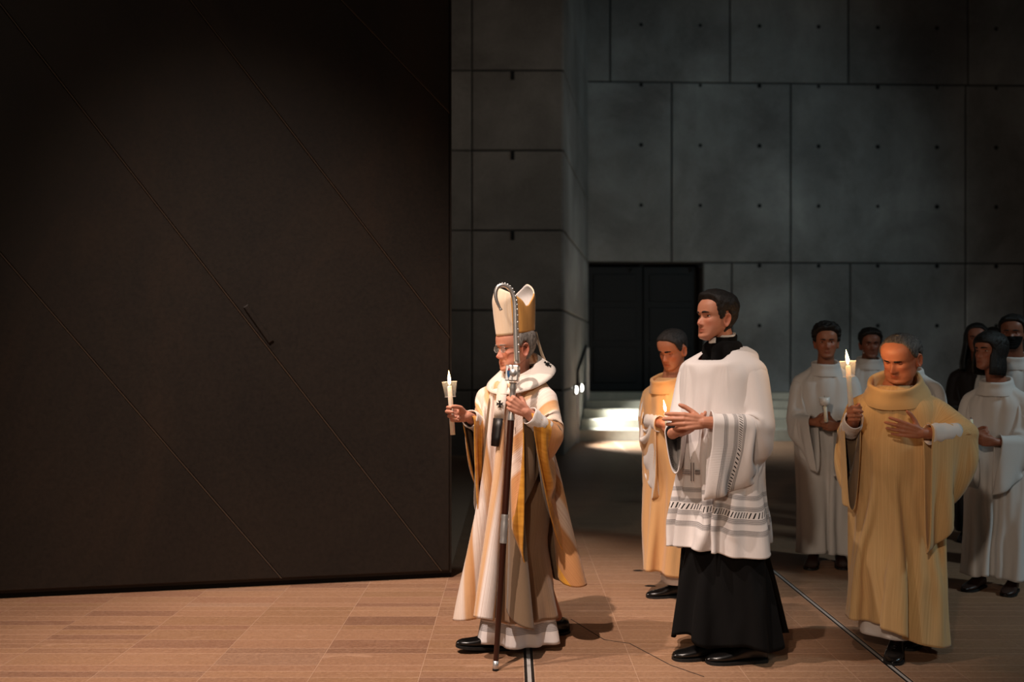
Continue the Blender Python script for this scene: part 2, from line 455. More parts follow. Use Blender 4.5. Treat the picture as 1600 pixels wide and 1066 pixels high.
MB().box(rl((px(918.5, 541, 19.0).x, 19.0, 1.16)), (0.055, 0.05, 1.0)).build('post', M['steel'], rail, False)
MB().box(rl((a.x + 0.01, 17.2, 0.6)), (0.05, 0.05, 1.2)).build('post', M['steel'], rail, False)

# ------------------------------------------------------------------ the huge bronze door on the left
frd, Ld0 = frame(-3.1, 6.03, -0.402, 6.62)
S_L, S_R, DZ0, DZ1 = -2.6, Ld0, 0.035, 7.6
bd = slab('door_1', frd, S_L, S_R, DZ0, DZ1, 0.34, M['bronze']); tag(bd, kind='structure')
ux, uy = (-0.402 + 3.1) / Ld0, (6.62 - 6.03) / Ld0
def d_pt(xp, yp):
    u = (xp - 800.0) / FPX
    s = (u * 6.03 + 3.1) / (ux - u * uy); d = 6.03 + uy * s
    return (s, EYE - (yp - HOR) / FPX * d)
lines = [((0, 395), (350, 800)), ((15, 25), (470, 610)), ((297, 0), (700, 525)), ((590, 60), (700, 175))]
hp = []
for a, b in lines:
    A, B = d_pt(*a), d_pt(*b); ex, ey = B[0] - A[0], B[1] - A[1]; l_ = math.hypot(ex, ey); n = (-ey / l_, ex / l_)
    hp.append((n, n[0] * A[0] + n[1] * A[1]))            # n points up and to the right
prev = None
for k in range(len(hp) + 1):
    poly = rect(S_L + 0.01, S_R - 0.012, DZ0 + 0.012, DZ1)
    if k < len(hp): poly = clip_poly(poly, hp[k][0], hp[k][1])
    if k > 0: poly = clip_poly(poly, (-hp[k - 1][0][0], -hp[k - 1][0][1]), -hp[k - 1][1])
    panel('bronze_panel', poly, frd, M['bronze'], bd, 0.003, 0.012, 0.007)
M['bronze_pale'] = plain('pale_bronze_strip', rgb(74, 60, 48), 0.5, 0.4)  # lighter bronze than the panels, for the seam strips
for a, b in lines:
    A, B = d_pt(*a), d_pt(*b); ex, ey = B[0] - A[0], B[1] - A[1]; l_ = math.hypot(ex, ey); wx, wy = -ey / l_ * 0.004, ex / l_ * 0.004
    p0 = [(A[0] - ex * 6 - wx, A[1] - ey * 6 - wy), (A[0] + ex * 6 - wx, A[1] + ey * 6 - wy), (A[0] + ex * 6 + wx, A[1] + ey * 6 + wy), (A[0] - ex * 6 + wx, A[1] - ey * 6 + wy)]
    for n_, d_ in (((1, 0), S_R - 0.015), ((-1, 0), -S_L), ((0, 1), DZ1), ((0, -1), -DZ0 - 0.015)): p0 = clip_poly(p0, n_, d_)
    panel('seam_strip', p0, frd, M['bronze_pale'], bd, 0.0, 0.014, 0.002)
A, B = d_pt(384, 478), d_pt(424, 535)
ex, ey = B[0] - A[0], B[1] - A[1]; l_ = math.hypot(ex, ey); wx, wy = -ey / l_ * 0.018, ex / l_ * 0.018
panel('cover_strip', [(A[0] - wx, A[1] - wy), (B[0] - wx, B[1] - wy), (B[0] + wx, B[1] + wy), (A[0] + wx, A[1] + wy)], lambda s, z, o: frd(s, z, o + 0.010), M['bronze'], bd, 0.0, 0.014, 0.006)
slab('shadow_gap_strip', lambda s, z, o: frd(s, z, o - 0.03), S_L, S_R, 0.0, DZ0, 0.28, M['black_gap'], bd)  # black strip that paints the shade in the gap under the door

# ------------------------------------------------------------------ bodies: one continuous skin surface each
def mat_skin():
    n = NT('skin'); a = n.n('ShaderNodeAttribute', attribute_name='Col').outputs['Color']
    c = n.coord('Object'); f = n.noise(120, 4, 0.6, c); g = n.noise(22, 3, 0.6, c)
    col = n.mix(n.math('MULTIPLY', g, 0.22), a, rgb(150, 70, 55)); 
    n.set(Base_Color=col, Roughness=n.math('ADD', n.math('MULTIPLY', f, 0.2), 0.40), Specular_IOR_Level=0.4,
          Subsurface_Weight=0.08, Subsurface_Scale=0.006)
    n.b.inputs['Subsurface Radius'].default_value = (1.0, 0.35, 0.2)
    n.bump(f, 0.12, 0.001); return n.m
def mat_hair(name, c, c2):
    n = NT(name); v = n.noise(1, 4, 0.6, n.mapping(n.coord('Object'), (230, 60, 30)), 1.2)
    n.set(Base_Color=n.ramp(v, [(0.3, c), (0.7, c2)]), Roughness=0.5, Specular_IOR_Level=0.35); n.bump(v, 0.9, 0.006); return n.m
M['skin'] = mat_skin()
M['hair_black'] = mat_hair('black_hair', rgb(12, 10, 9), rgb(30, 24, 20))
M['hair_grey'] = mat_hair('grey_hair', rgb(70, 66, 64), rgb(168, 162, 156))
M['hair_dark_grey'] = mat_hair('dark_grey_hair', rgb(26, 23, 22), rgb(120, 114, 110))
M['hair_salt'] = mat_hair('salt_and_pepper_hair', rgb(18, 16, 15), rgb(66, 60, 58))
M['eye_white'] = plain('eye_white', rgb(214, 200, 190), 0.25)
M['iris'] = plain('dark_iris', rgb(40, 26, 18), 0.15)

def rot(axis, deg):
    return Matrix.Rotation(R(deg), 4, axis)
def capsule_chain(pts, radii, n=12, flat=1.0, up=None):
    """closed tapered tube with rounded ends"""
    P = [Vector(p) for p in pts]; rr = list(radii)
    a = (P[0] - P[1]).normalized(); b = (P[-1] - P[-2]).normalized(); pp = []; r2 = []
    for k in (0.97, 0.75, 0.4): pp.append(P[0] + a * rr[0] * k); r2.append(rr[0] * math.sqrt(max(1 - k * k, 0.02)))
    pp += P; r2 += rr
    for k in (0.4, 0.75, 0.97): pp.append(P[-1] + b * rr[-1] * k); r2.append(rr[-1] * math.sqrt(max(1 - k * k, 0.02)))
    return tube_mesh(pp, r2, n, True, flat, up)
def ellipsoid(c, r, n=16, m=10, mat=None):
    V = []; F = []
    for j in range(m + 1):
        t = math.pi * (j + 0.03) / (m + 0.06)
        for i in range(n):
            a = 2 * math.pi * i / n
            v = Vector((r[0] * math.sin(t) * math.cos(a), r[1] * math.sin(t) * math.sin(a), r[2] * math.cos(t)))
            V.append((mat @ v if mat is not None else v) + Vector(c))
    F = [(j * n + i, (j + 1) * n + i, (j + 1) * n + (i + 1) % n, j * n + (i + 1) % n) for j in range(m) for i in range(n)]
    F += [tuple(range(n)), tuple(m * n + i for i in range(n - 1, -1, -1))]
    return V, F

FLEN = ((0.043, 0.026, 0.021), (0.047, 0.031, 0.022), (0.043, 0.029, 0.021), (0.034, 0.022, 0.018))
FRAD = (0.0106, 0.0108, 0.0104, 0.0092)
def hand(mb, W, d, n, side, curl, spread=(0.10, 0.02, -0.06, -0.16), thumb=None, s=1.0, fore=None):
    """W wrist, d wrist->knuckles, n palm normal, side +1 right / -1 left; curl: four triples of joint angles (deg)"""
    W = Vector(W); d = Vector(d).normalized(); n = Vector(n); n = (n - d * n.dot(d)).normalized()
    t = d.cross(n) * side
    kn = ((0.088, 0.030), (0.093, 0.010), (0.087, -0.011), (0.077, -0.030))
    bs = ((0.010, 0.015), (0.008, 0.005), (0.008, -0.006), (0.010, -0.016))
    for i in range(4):
        K = W + (d * kn[i][0] + t * kn[i][1]) * s; B = W + (d * bs[i][0] + t * bs[i][1]) * s
        mid = (K + B) / 2 - n * 0.003 * s
        V, F = capsule_chain([B, mid, K], [0.0165 * s, 0.0150 * s, 0.0115 * s], 12); mb.add(V, F)
        p = K; th = 0.0; pts = [K - n * 0.001 * s]; rad = [FRAD[i] * 1.12 * s]
        for q in range(3):
            th += R(curl[i][q])
            dr = (d * math.cos(th) + n * math.sin(th)) + t * spread[i] * (1 if q == 0 else 0.6) * math.cos(th)
            p2 = p + dr.normalized() * FLEN[i][q] * s
            pts += [(p + p2) / 2, p2]; k = FRAD[i] * s
            rad += [k * (1.0 - 0.06 * q) * 0.96, k * (1.02 - 0.10 * (q + 1))]; p = p2
        V, F = capsule_chain(pts, rad, 12); mb.add(V, F)
    # pads of the palm
    V, F = ellipsoid(W + (d * 0.042 + t * 0.017 + n * 0.008) * s, (0.018 * s,) * 3, 12, 8); mb.add(V, F)
    V, F = ellipsoid(W + (d * 0.045 - t * 0.020 + n * 0.006) * s, (0.017 * s,) * 3, 12, 8); mb.add(V, F)
    th = thumb or ((0.55, 0.72, 0.35), (0.8, 0.45, 0.35), (0.92, 0.15, 0.3))
    p = W + (d * 0.022 + t * 0.018 + n * 0.006) * s; pts = [p]; rad = [0.0165 * s]
    for q, (L, c) in enumerate(zip((0.046, 0.034, 0.027), th)):
        dr = (d * c[0] + t * c[1] + n * c[2]).normalized(); p2 = p + dr * L * s
        pts += [(p + p2) / 2, p2]; rad += [(0.0148, 0.0116, 0.0112)[q] * s, (0.0125, 0.0112, 0.0082)[q] * s]; p = p2
    V, F = capsule_chain(pts, rad, 12); mb.add(V, F)
CURL = {
    'flat': ((6, 6, 4),) * 4, 'relax': ((22, 24, 14), (26, 28, 16), (30, 30, 18), (34, 32, 18)),
    'grip': ((62, 78, 40), (66, 80, 42), (70, 80, 42), (72, 80, 40)),
    'wrap': ((48, 70, 40), (54, 72, 42), (60, 74, 42), (64, 74, 42)),
    'pinch': ((52, 50, 24), (58, 54, 26), (66, 60, 30), (72, 64, 34)),
    'clasp': ((18, 20, 14), (22, 24, 14), (26, 26, 16), (30, 26, 16)),
}

class Head:
    """profile-lofted head; local axes X right, Y forward, Z up from the chin; origin under the skull on the neck axis"""
    def __init__(s, M4, Hh=0.236, wide=1.0, nose=1.0, jaw=1.0, lips=1.0, sag=0.0, brow=1.0):
        s.M = M4; s.H = Hh; k = Hh / 0.235
        zt = [0, .035, .08, .14, .21, .3, .4, .5, .57, .66, .76, .86, .93, .975, 1.0]
        Fp = [.058, .082, .088, .085, .087, .087, .0865, .083, .091, .0935, .089, .072, .050, .028, .002]
        Bk = [-.040, -.034, -.022, .000, .026, .058, .082, .095, .100, .103, .099, .083, .060, .034, .002]
        Wd = [.012, .026, .040, .0505, .058, .065, .0705, .0745, .0765, .0775, .0755, .064, .0475, .028, .002]
        nz, na = 74, 96
        zf = np.linspace(0, 1, nz); zf = zf + 0.012 * np.sin(2 * np.pi * zf)
        F_ = interp(zf, zt, Fp) * k; B_ = interp(zf, zt, Bk) * k; W_ = interp(zf, zt, Wd) * k * wide
        low = np.clip(1 - zf / 0.35, 0, 1); W_ *= 1 + (jaw - 1) * low
        a = np.linspace(0, 2 * np.pi, na, endpoint=False)
        c, sn = np.cos(a), np.sin(a); e = 0.86
        C = np.sign(c) * np.abs(c) ** e; S = np.sign(sn) * np.abs(sn) ** e
        yc = (F_ - B_) / 2; hd = (F_ + B_) / 2
        X = W_[:, None] * S[None]; Y = yc[:, None] + hd[:, None] * C[None]; Z = np.repeat((zf * Hh)[:, None], na, 1)
        Y += 0.0
        fm = np.clip(c, 0, 1)[None] ** 0.5 * np.ones_like(X)
        g = lambda x0, z0, sx_, sz_: np.exp(-((X / k - x0) / sx_) ** 2 - ((Z / Hh - z0) * 0.235 / sz_) ** 2)
        g2 = lambda x0, z0, sx_, sz_: g(x0, z0, sx_, sz_) + g(-x0, z0, sx_, sz_)
        D = -0.0105 * g2(.033, .505, .017, .0105) + 0.0045 * brow * g2(.026, .575, .018, .007) + 0.002 * g(0, .58, .012, .008)
        D += 0.005 * g2(.047, .40, .016, .016) - 0.004 * g2(.040, .25, .014, .022)
        nz_ = np.interp(zf, [.27, .295, .325, .35, .375, .42, .47, .52, .56], [0, .007, .0205, .0245, .022, .015, .0095, .005, 0]) * nose
        ns_ = np.interp(zf, [.27, .32, .35, .42, .5, .56], [.013, .0135, .012, .0088, .0075, .009])
        D += nz_[:, None] * np.exp(-np.abs(X / k / ns_[:, None]) ** 2.2)
        D += 0.0065 * nose * g2(.0135, .318, .0058, .0065)
        D += lips * (0.0055 * g(0, .226, .017, .0050) + 0.0065 * g(0, .178, .015, .0055)) - 0.0058 * g(0, .203, .024, .0026)
        D += 0.006 * g(0, .07, .017, .012) - 0.0035 * g(0, .138, .020, .006) - 0.002 * g(0, .262, .005, .010)
        D -= sag * (0.0045 * g2(.026, .28, .0045, .012) + 0.003 * g2(.031, .20, .004, .012) + 0.003 * g2(.033, .455, .014, .004))
        D += sag * (0.004 * g2(.043, .2, .012, .016) + 0.003 * g2(.033, .472, .012, .005))
        Y = Y + D * fm * k
        if sag: X = X * (1 + 0.05 * sag * np.exp(-((zf - .16) / .1) ** 2))[:, None]
        s.X, s.Y, s.Z, s.zf, s.a, s.nz, s.na, s.k = X, Y, Z, zf, a, nz, na, k
        P = np.stack([X, Y, Z], -1)
        du = np.roll(P, -1, 1) - np.roll(P, 1, 1); dv = np.gradient(P, axis=0)
        N = np.cross(dv, du); N /= np.linalg.norm(N, axis=-1, keepdims=True) + 1e-9
        cen = np.array([0, 0, Hh * 0.55]); sg = np.sign(((P - cen) * N).sum(-1).mean()); s.N = N * sg; s.P = P
    def tf(s, V):
        return [s.M @ Vector(v) for v in V]
    def geo(s):
        nz, na = s.nz, s.na
        F = [(j * na + i, j * na + (i + 1) % na, (j + 1) * na + (i + 1) % na, (j + 1) * na + i) for j in range(nz - 1) for i in range(na)]
        F = [f[::-1] for f in F]
        F += [tuple(range(na)), tuple((nz - 1) * na + i for i in range(na - 1, -1, -1))]
        return s.tf(s.P.reshape(-1, 3)), F
    def surf(s, x, z):
        m = (np.abs(s.X - x) + np.abs(s.Z - z)) + 10 * (s.Y < 0)
        j, i = np.unravel_index(np.argmin(m), m.shape); return float(s.Y[j, i])
    def ear(s, side):
        V = []; F = []; n, m = 18, 7; k = s.k
        prof = [(0.0, .004), (.35, .002), (.6, .004), (.8, .011), (.93, .013), (1.0, .008), (1.0, -.006), (.6, -.014)]
        for r, h in prof:
            for i in range(n):
                a = 2 * math.pi * i / n
                ey, ez = 0.019 * r * math.cos(a) * (1.0 + 0.22 * math.sin(a)), 0.034 * r * math.sin(a)
                ey += -0.006 * math.sin(a)
                V.append(Vector((h, ey, ez)) * k)
        F = [(j * n + i, j * n + (i + 1) % n, (j + 1) * n + (i + 1) % n, (j + 1) * n + i) for j in range(len(prof) - 1) for i in range(n)]
        F += [tuple(range(n - 1, -1, -1)), tuple((len(prof) - 1) * n + i for i in range(n))]
        zc = 0.435 * s.H; xw = float(np.interp(0.435, s.zf, np.abs(s.X).max(1)))
        Rm = rot('Z', 18) @ rot('X', -6)
        out = []
        for v in V:
            w = Rm @ v; out.append(Vector((side * (xw + 0.002 + w.x), -0.010 * k + w.y, zc + w.z)))
        if side < 0: F = [f[::-1] for f in F]
        return s.tf(out), F
    def hair(s, parent, mat, line, top=0.016, sides=0.007, lump=0.0, name='hair', seed=0, quiff=0.0):
        """line: hairline height for angles 0..180 deg"""
        adeg = np.degrees(np.minimum(s.a, 2 * np.pi - s.a))
        hl = interp(adeg, [0, 25, 45, 58, 70, 80, 92, 108, 130, 155, 180], line)
        zf = s.zf[:, None]; m = np.clip((zf - hl[None]) / 0.045, 0, 1); m = m * m * (3 - 2 * m)
        th = sides + (top - sides) * np.clip((zf - 0.62) / 0.25, 0, 1)
        th = th + quiff * np.exp(-((zf - 0.9) / 0.1) ** 2) * np.clip(np.cos(s.a), 0, 1)[None]
        if lump:
            nn = np.array([[mnoise.noise(Vector((p[0] * 55 + seed, p[1] * 55, p[2] * 55))) for p in row] for row in s.P])
            th = th + lump * nn
        off = th * m - 0.006 * (1 - m)
        P = s.P + s.N * off[..., None]
        na, nz = s.na, s.nz; j0 = 8
        F = [(j * na + i, (j + 1) * na + i, (j + 1) * na + (i + 1) % na, j * na + (i + 1) % na) for j in range(j0, nz - 1) for i in range(na)]
        F.append(tuple((nz - 1) * na + i for i in range(na)))
        used = P.reshape(-1, 3)[j0 * na:]
        F = [tuple(q - j0 * na for q in f) for f in F]
        return meshob(name, s.tf(used), F, mat, parent)
    def curtain(s, parent, mat, z_top=.80, z_low=-.12, front=48, spread=1.12, name='long_hair', wave=.004):
        V = []; m, n = 16, 40
        for j in range(m):
            u = j / (m - 1); zf = z_top + (z_low - z_top) * u
            zz = max(zf, .36); F_ = np.interp(zz, s.zf, s.Y.max(1)) ; W_ = np.interp(zz, s.zf, s.X.max(1)); B_ = -np.interp(zz, s.zf, s.Y.min(1))
            ex = .012 + .012 * u
            for i in range(n):
                a = R(front + (360 - 2 * front) * i / (n - 1)); 
                r_ = 1 + (spread - 1) * u
                hx = math.sin(a) * (W_ + ex) * r_; hy = math.cos(a); hy = hy * ((F_ if hy > 0 else B_) + ex) * (1 if hy > 0 else r_)
                w = wave * math.sin(i * 2.3) * u
                tuck = 1 - .10 * max(0, (u - .82) / .18)
                V.append((hx * tuck + w * math.sin(a), hy * tuck + w * math.cos(a) - .006, zf * s.H))
        o = meshob(name, s.tf(V), grid_faces(m, n, False), mat, parent)
        md = o.modifiers.new('t', 'SOLIDIFY'); md.thickness = .012; md.offset = -1; return o
    def mask(s, parent, mat):
        adeg = np.degrees(np.minimum(s.a, 2 * np.pi - s.a))[None]; zf = s.zf[:, None]
        m = np.clip((zf - .0) / .04, 0, 1) * np.clip((.395 + .03 * np.cos(s.a)[None] - zf) / .03, 0, 1) * np.clip((78 - adeg) / 8, 0, 1)
        P = s.P + s.N * (.005 * m - .006 * (1 - m))[..., None]; na = s.na; j1 = 34
        F = [(j * na + i, (j + 1) * na + i, (j + 1) * na + (i + 1) % na, j * na + (i + 1) % na) for j in range(j1 - 1) for i in range(na)]
        return meshob('face_mask', s.tf(P.reshape(-1, 3)[:j1 * na]), F, mat, parent)
    def eyes(s, parent, open_up=18, open_lo=14, look=(0, 0), skin=None, brow_mat=None, brow=True, bz=0.575, bt=0.0042):
        k = s.k
        for sd in (-1, 1):
            x = sd * 0.032 * k; z = 0.500 * s.H; y = s.surf(x, z) - 0.0062 * k
            c = Vector((x, y, z)); r = 0.0118 * k
            V, F = ellipsoid(c, (r, r, r), 18, 12)
            e = meshob('eye', s.tf(V), F, M['eye_white'], parent)
            dr = rot('Z', -look[0]) @ rot('X', look[1]) @ Vector((0, 1, 0))
            q = dr.to_track_quat('Z', 'Y').to_matrix()
            V, F = lathe([(0.0001, r * 1.012), (r * .25, r * 0.985), (r * .47, r * 0.90), (r * .50, r * 0.865)], 14)
            meshob('iris', s.tf([q @ Vector(v) + c for v in V]), F, M['iris'], e)
            for lo, hi, nm in ((open_up, 88, 'upper'), (-80, -open_lo, 'lower')):
                V = []; n_, m_ = 16, 7
                for j in range(m_):
                    t = R(lo + (hi - lo) * j / (m_ - 1))
                    for i in range(n_):
                        a = R(-95 + 190 * i / (n_ - 1)); rr = r * (1.13 if nm == 'upper' else 1.08)
                        tt = t * (1 - 0.25 * abs(math.sin(a)) if nm == 'upper' and j < 2 else 1)
                        V.append(c + Vector((rr * math.sin(a) * math.cos(tt), rr * math.cos(a) * math.cos(tt), rr * math.sin(tt))))
                F = grid_faces(m_, n_, False)
                o = meshob('eyelid', s.tf(V), F, M['skin'], parent)
                sk = skin or (0.5, 0.3, 0.2)
                at = o.data.attributes.new('Col', 'FLOAT_COLOR', 'POINT')
                at.data.foreach_set('color', [w for _ in V for w in (sk[0] * .8, sk[1] * .7, sk[2] * .7, 1)])
                md = o.modifiers.new('thick', 'SOLIDIFY'); md.thickness = 0.0012
            pts = []
            for q_ in range(9):
                a = R(-66 + 132 * q_ / 8); tt = R(open_up) * (1 - 0.25 * abs(math.sin(a))); rr = r * 1.15
                pts.append(c + Vector((rr * math.sin(a) * math.cos(tt), rr * math.cos(a) * math.cos(tt), rr * math.sin(tt) - .0004)))
            V, F = tube_mesh(pts, [.0006 + .0006 * math.sin(math.pi * q_ / 8) for q_ in range(9)], 6)
            meshob('eyelashes', s.tf(V), F, M['hair_black'], parent)
            if brow:
                pts = []; 
                for q_ in range(7):
                    u = q_ / 6; bx = sd * (0.012 + 0.036 * u) * k; zz = (bz + 0.016 * math.sin(u * 2.3) - 0.012 * u) * s.H
                    pts.append(Vector((bx, s.surf(bx, zz) + 0.0008, zz)))
                V, F = tube_mesh(pts, [bt * w for w in (.7, 1, 1.05, 1, .85, .6, .3)], 8, True, 0.55, (0, 0, 1))
                meshob('eyebrow', s.tf(V), F, brow_mat or M['hair_black'], parent)

class Person:
    """local axes: X to the person's right, Y forward, Z up"""
    def __init__(s, x, y, face_az, H, label, skin=(200, 145, 118), fat=1.0, voxel=0.0045, group=None):
        s.H, s.fat, s.voxel, s.skin = H, fat, voxel, rgb(*skin); s.label = label; s.group = group
        s.mat = Matrix.Translation((x, y, 0)) @ Matrix.Rotation(R(face_az - 90), 4, 'Z')
        s.inv = s.mat.inverted(); s.rz = R(face_az - 90); s.loc = (x, y, 0)
        s.mb = MB(); s.caps = []; s.k = H / 1.75; s.arms = {}; s.children = []
        # an Empty-like handle: the body object is created now and filled in finish()
        me = bpy.data.meshes.new('person'); s.ob = link('person', me); s.ob.location = s.loc; s.ob.rotation_euler = (0, 0, s.rz)
        tag(s.ob, label, 'person', group)
        s.lean = 0.0
    def l(s, p):
        return s.inv @ Vector(p)
    def lp(s, xp, yp, d):
        return s.inv @ px(xp, yp, d)
    def ld(s, v):
        """world direction -> local"""
        return (s.inv.to_3x3() @ Vector(v)).normalized()
    def torso(s, lean=0.0):
        """lean: forward shift (m) of the shoulders"""
        k, f = s.k, s.fat; s.leanv = lean
        rows = [(0.80, .135, .095, 0), (0.90, .168, .115, -.01), (1.00, .155, .112, 0), (1.10, .152, .112, .005), (1.22, .168, .120, 0), (1.32, .172, .112, -.01),
                (1.37, .160, .090, -.02), (1.415, .110, .070, -.03), (1.455, .066, .060, -.035), (1.50, .054, .056, -.03)]
        V = []; n = 28
        for z, rx, ry, yc in rows:
            ly = lean * max(0, (z - 0.9) / 0.5)
            big = (1 + (f - 1) * (1.0 if z < 1.35 else 0.35)) * (0.84 if z < 1.35 else 0.92)
            bump = 0.02 * (f - 1) / 0.3 * math.exp(-((z - 1.08) / .16) ** 2) if f > 1 else 0
            for i in range(n):
                a = 2 * math.pi * i / n
                yy = math.sin(a) * ry * k * big; yy += bump * max(0, math.sin(a))
                V.append((math.cos(a) * rx * k * big, yy + (yc + ly) * k, z * k))
        F = grid_faces(len(rows), n, True) + [tuple(range(n - 1, -1, -1)), tuple((len(rows) - 1) * n + i for i in range(n))]
        s.mb.add(V, F)
        s.sh = {sd: Vector((sd * 0.185 * k * (1 + (f - 1) * .5), (-0.02 + lean) * k, 1.335 * k)) for sd in (-1, 1)}
        for sd in (-1, 1):
            V, F = ellipsoid(s.sh[sd], (.052 * k,) * 3, 14, 10); s.mb.add(V, F)
            V, F = capsule_chain([(sd * .03 * k, (-0.035 + lean) * k, 1.435 * k), (sd * .10 * k, (-0.03 + lean) * k, 1.39 * k), s.sh[sd]], [.045 * k, .044 * k, .05 * k]); s.mb.add(V, F)
        w = 0.085 * k * f
        for sd in (-1, 1):
            s.caps.append((Vector((sd * w * 1.0, (-.01 + lean) * k, 1.30 * k)), Vector((sd * w * .8, lean * .3 * k, 0.95 * k)), .105 * k * f, .125 * k * f))
            s.caps.append((Vector((sd * .02, (-.03 + lean) * k, 1.415 * k)), s.sh[sd], .068 * k, .060 * k))
        s.caps.append((Vector((0, (.0 + lean * .9) * k, 1.32 * k)), Vector((0, lean * .3 * k, 0.95 * k)), .112 * k * f, .128 * k * f))
        if f > 1.05: s.caps.append((Vector((0, .05 * k, 1.12 * k)), Vector((0, .05 * k, 1.02 * k)), .125 * k * f, .13 * k * f))
    def legs(s, feet, knee_f=0.03):
        """feet: {side: (x, y, heading deg from forward, lift)} in local coordinates"""
        s.feet = feet; k = s.k
        for sd, (fx, fy, hd, lift) in feet.items():
            hip = Vector((sd * 0.085 * k, 0, 0.86 * k)); an = Vector((fx, fy, 0.10 * k + lift))
            kn = (hip + an) / 2 + Vector((0, knee_f, 0.03))
            V, F = capsule_chain([hip, (hip + kn) / 2, kn, (kn + an) / 2, an], [.082 * k, .07 * k, .054 * k, .048 * k, .034 * k]); s.mb.add(V, F)
            dr = Vector((math.sin(R(hd)), math.cos(R(hd)), 0)); 
            V, F = capsule_chain([an + Vector((0, 0, -.02)), an + dr * .03 * k + Vector((0, 0, -.045 * k))], [.030 * k, .024 * k]); s.mb.add(V, F)
            s.caps.append((hip, an, .11 * k * s.fat, .085 * k))
    def arm(s, sd, elbow, wrist, d=None, n=(0, 0, -1), curl='relax', spread=(0.10, 0.02, -0.06, -0.16), thumb=None, hs=1.0):
        k = s.k; S = s.sh[sd]; E = Vector(elbow); W = Vector(wrist)
        s.arms[sd] = (S, E, W)
        V, F = capsule_chain([S, (S + E) / 2, E, E + (W - E) * .35, W], [.052 * k, .046 * k, .040 * k, .041 * k, .0265 * k]); s.mb.add(V, F)
        fd = (W - E).normalized(); d = Vector(d).normalized() if d is not None else fd
        V, F = capsule_chain([W - fd * .05 * k, W + d * .012 * k], [.0265 * k, .0235 * k]); s.mb.add(V, F)
        hand(s.mb, W, d, n, sd, CURL[curl] if isinstance(curl, str) else curl, spread, thumb, k * hs)
        s.caps.append((S, E, .062 * k, .056 * k)); s.caps.append((E, W, .056 * k, .038 * k))
    def head(s, at, yaw=0, pitch=0, roll=0, **kw):
        """at: local position of the skull pivot (neck top); yaw to the left positive, pitch down positive"""
        k = s.k; at = Vector(at)
        Hh = kw.pop('Hh', 0.236) * 1.0
        M4 = Matrix.Translation(at) @ rot('Z', yaw) @ rot('Y', roll) @ rot('X', -pitch) @ Matrix.Translation((0, 0.015, -0.065))
        s.hd = Head(M4, Hh, **kw)
        V, F = s.hd.geo(); s.mb.add(V, F)
        for sd in (-1, 1):
            V, F = s.hd.ear(sd); s.mb.add(V, F)
        base = Vector((0, (-.035 + s.leanv) * k, 1.45 * k)); top = M4 @ Vector((0, -0.014, 0.085))
        nr = 0.056 * (1 + (s.fat - 1) * .6)
        V, F = capsule_chain([base, (base + top) / 2 + Vector((0, -.004, 0)), top], [nr * 1.12, nr, nr * .97], 20); s.mb.add(V, F)
        s.neck = (base, top)
    def finish(s, blush=1.0, stubble=0.0, lipc=1.0):
        tmp = bpy.data.meshes.new('tmp'); tmp.from_pydata([tuple(v) for v in s.mb.V], [], s.mb.F); tmp.update()
        o = bpy.data.objects.new('tmp', tmp); COL.objects.link(o)
        m = o.modifiers.new('r', 'REMESH'); m.mode = 'VOXEL'; m.voxel_size = s.voxel
        m = o.modifiers.new('s', 'SMOOTH'); m.factor = 0.5; m.iterations = 1
        dg = bpy.context.evaluated_depsgraph_get()
        me = bpy.data.meshes.new_from_object(o.evaluated_get(dg)); me.name = 'person'
        bpy.data.objects.remove(o); bpy.data.meshes.remove(tmp)
        old = s.ob.data; s.ob.data = me; bpy.data.meshes.remove(old)
        me.materials.clear(); me.materials.append(M['skin'])
        me.polygons.foreach_set('use_smooth', [True] * len(me.polygons))
        nv = len(me.vertices); co = np.zeros(nv * 3, np.float32); me.vertices.foreach_get('co', co); co = co.reshape(-1, 3)
        Mi = np.array(s.hd.M.inverted()); q = co @ Mi[:3, :3].T + Mi[:3, 3]
        x, y, z = q[:, 0] / s.hd.k, q[:, 1] / s.hd.k, q[:, 2] / s.hd.H
        inh = (z > -0.1) & (z < 1.1) & (np.abs(x) < .11) & (np.abs(y) < .15)
        col = np.tile(np.array(s.skin), (nv, 1))
        def paint(c, w):
            nonlocal col
            w = np.clip(w * inh, 0, 1)[:, None]; col = col * (1 - w) + np.array(c) * w
        sk = np.array(s.skin); fr = y > 0.02
        red = sk * np.array([1.05, .68, .62])
        g = lambda x0, z0, a, b: np.exp(-((np.abs(x) - x0) / a) ** 2 - ((z - z0) * .235 / b) ** 2) * fr
        paint(red, 0.55 * blush * g(.042, .36, .022, .022)); paint(red, 0.6 * blush * g(0, .34, .016, .018))
        paint(red, 0.5 * blush * np.exp(-((z - .435) * .235 / .04) ** 2) * (np.abs(x) > .074))
        if stubble: paint(sk * np.array([.55, .52, .52]), stubble * np.clip((.33 - z) / .08, 0, 1) * (np.abs(x) < .075) * (y > -.01) * (z > -.02))
        paint(sk * np.array([.82, .45, .42]) , 0.85 * lipc * np.exp(-(np.abs(x) / .021) ** 4 - (np.abs(z - .203) * .235 / .0085) ** 4) * fr)
        paint(sk * .28, 0.8 * np.exp(-(np.abs(x) / .021) ** 6 - ((z - .203) * .235 / .0016) ** 2) * fr)
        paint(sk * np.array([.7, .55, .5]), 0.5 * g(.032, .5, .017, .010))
        paint(sk * .25, 0.9 * g(.0085, .298, .0035, .003))
        at = me.color_attributes.new('Col', 'FLOAT_COLOR', 'POINT')
        at.data.foreach_set('color', np.concatenate([col, np.ones((nv, 1))], 1).astype(np.float32).ravel())
        return s.ob

HL_FULL = [.83, .82, .77, .70, .50, .46, .62, .36, .22, .18, .18]
HL_RECEDE = [.93, .91, .88, .80, .58, .50, .60, .36, .24, .20, .20]
HL_BALD = [1.05, 1.05, 1.02, .90, .66, .55, .60, .38, .24, .20, .20]

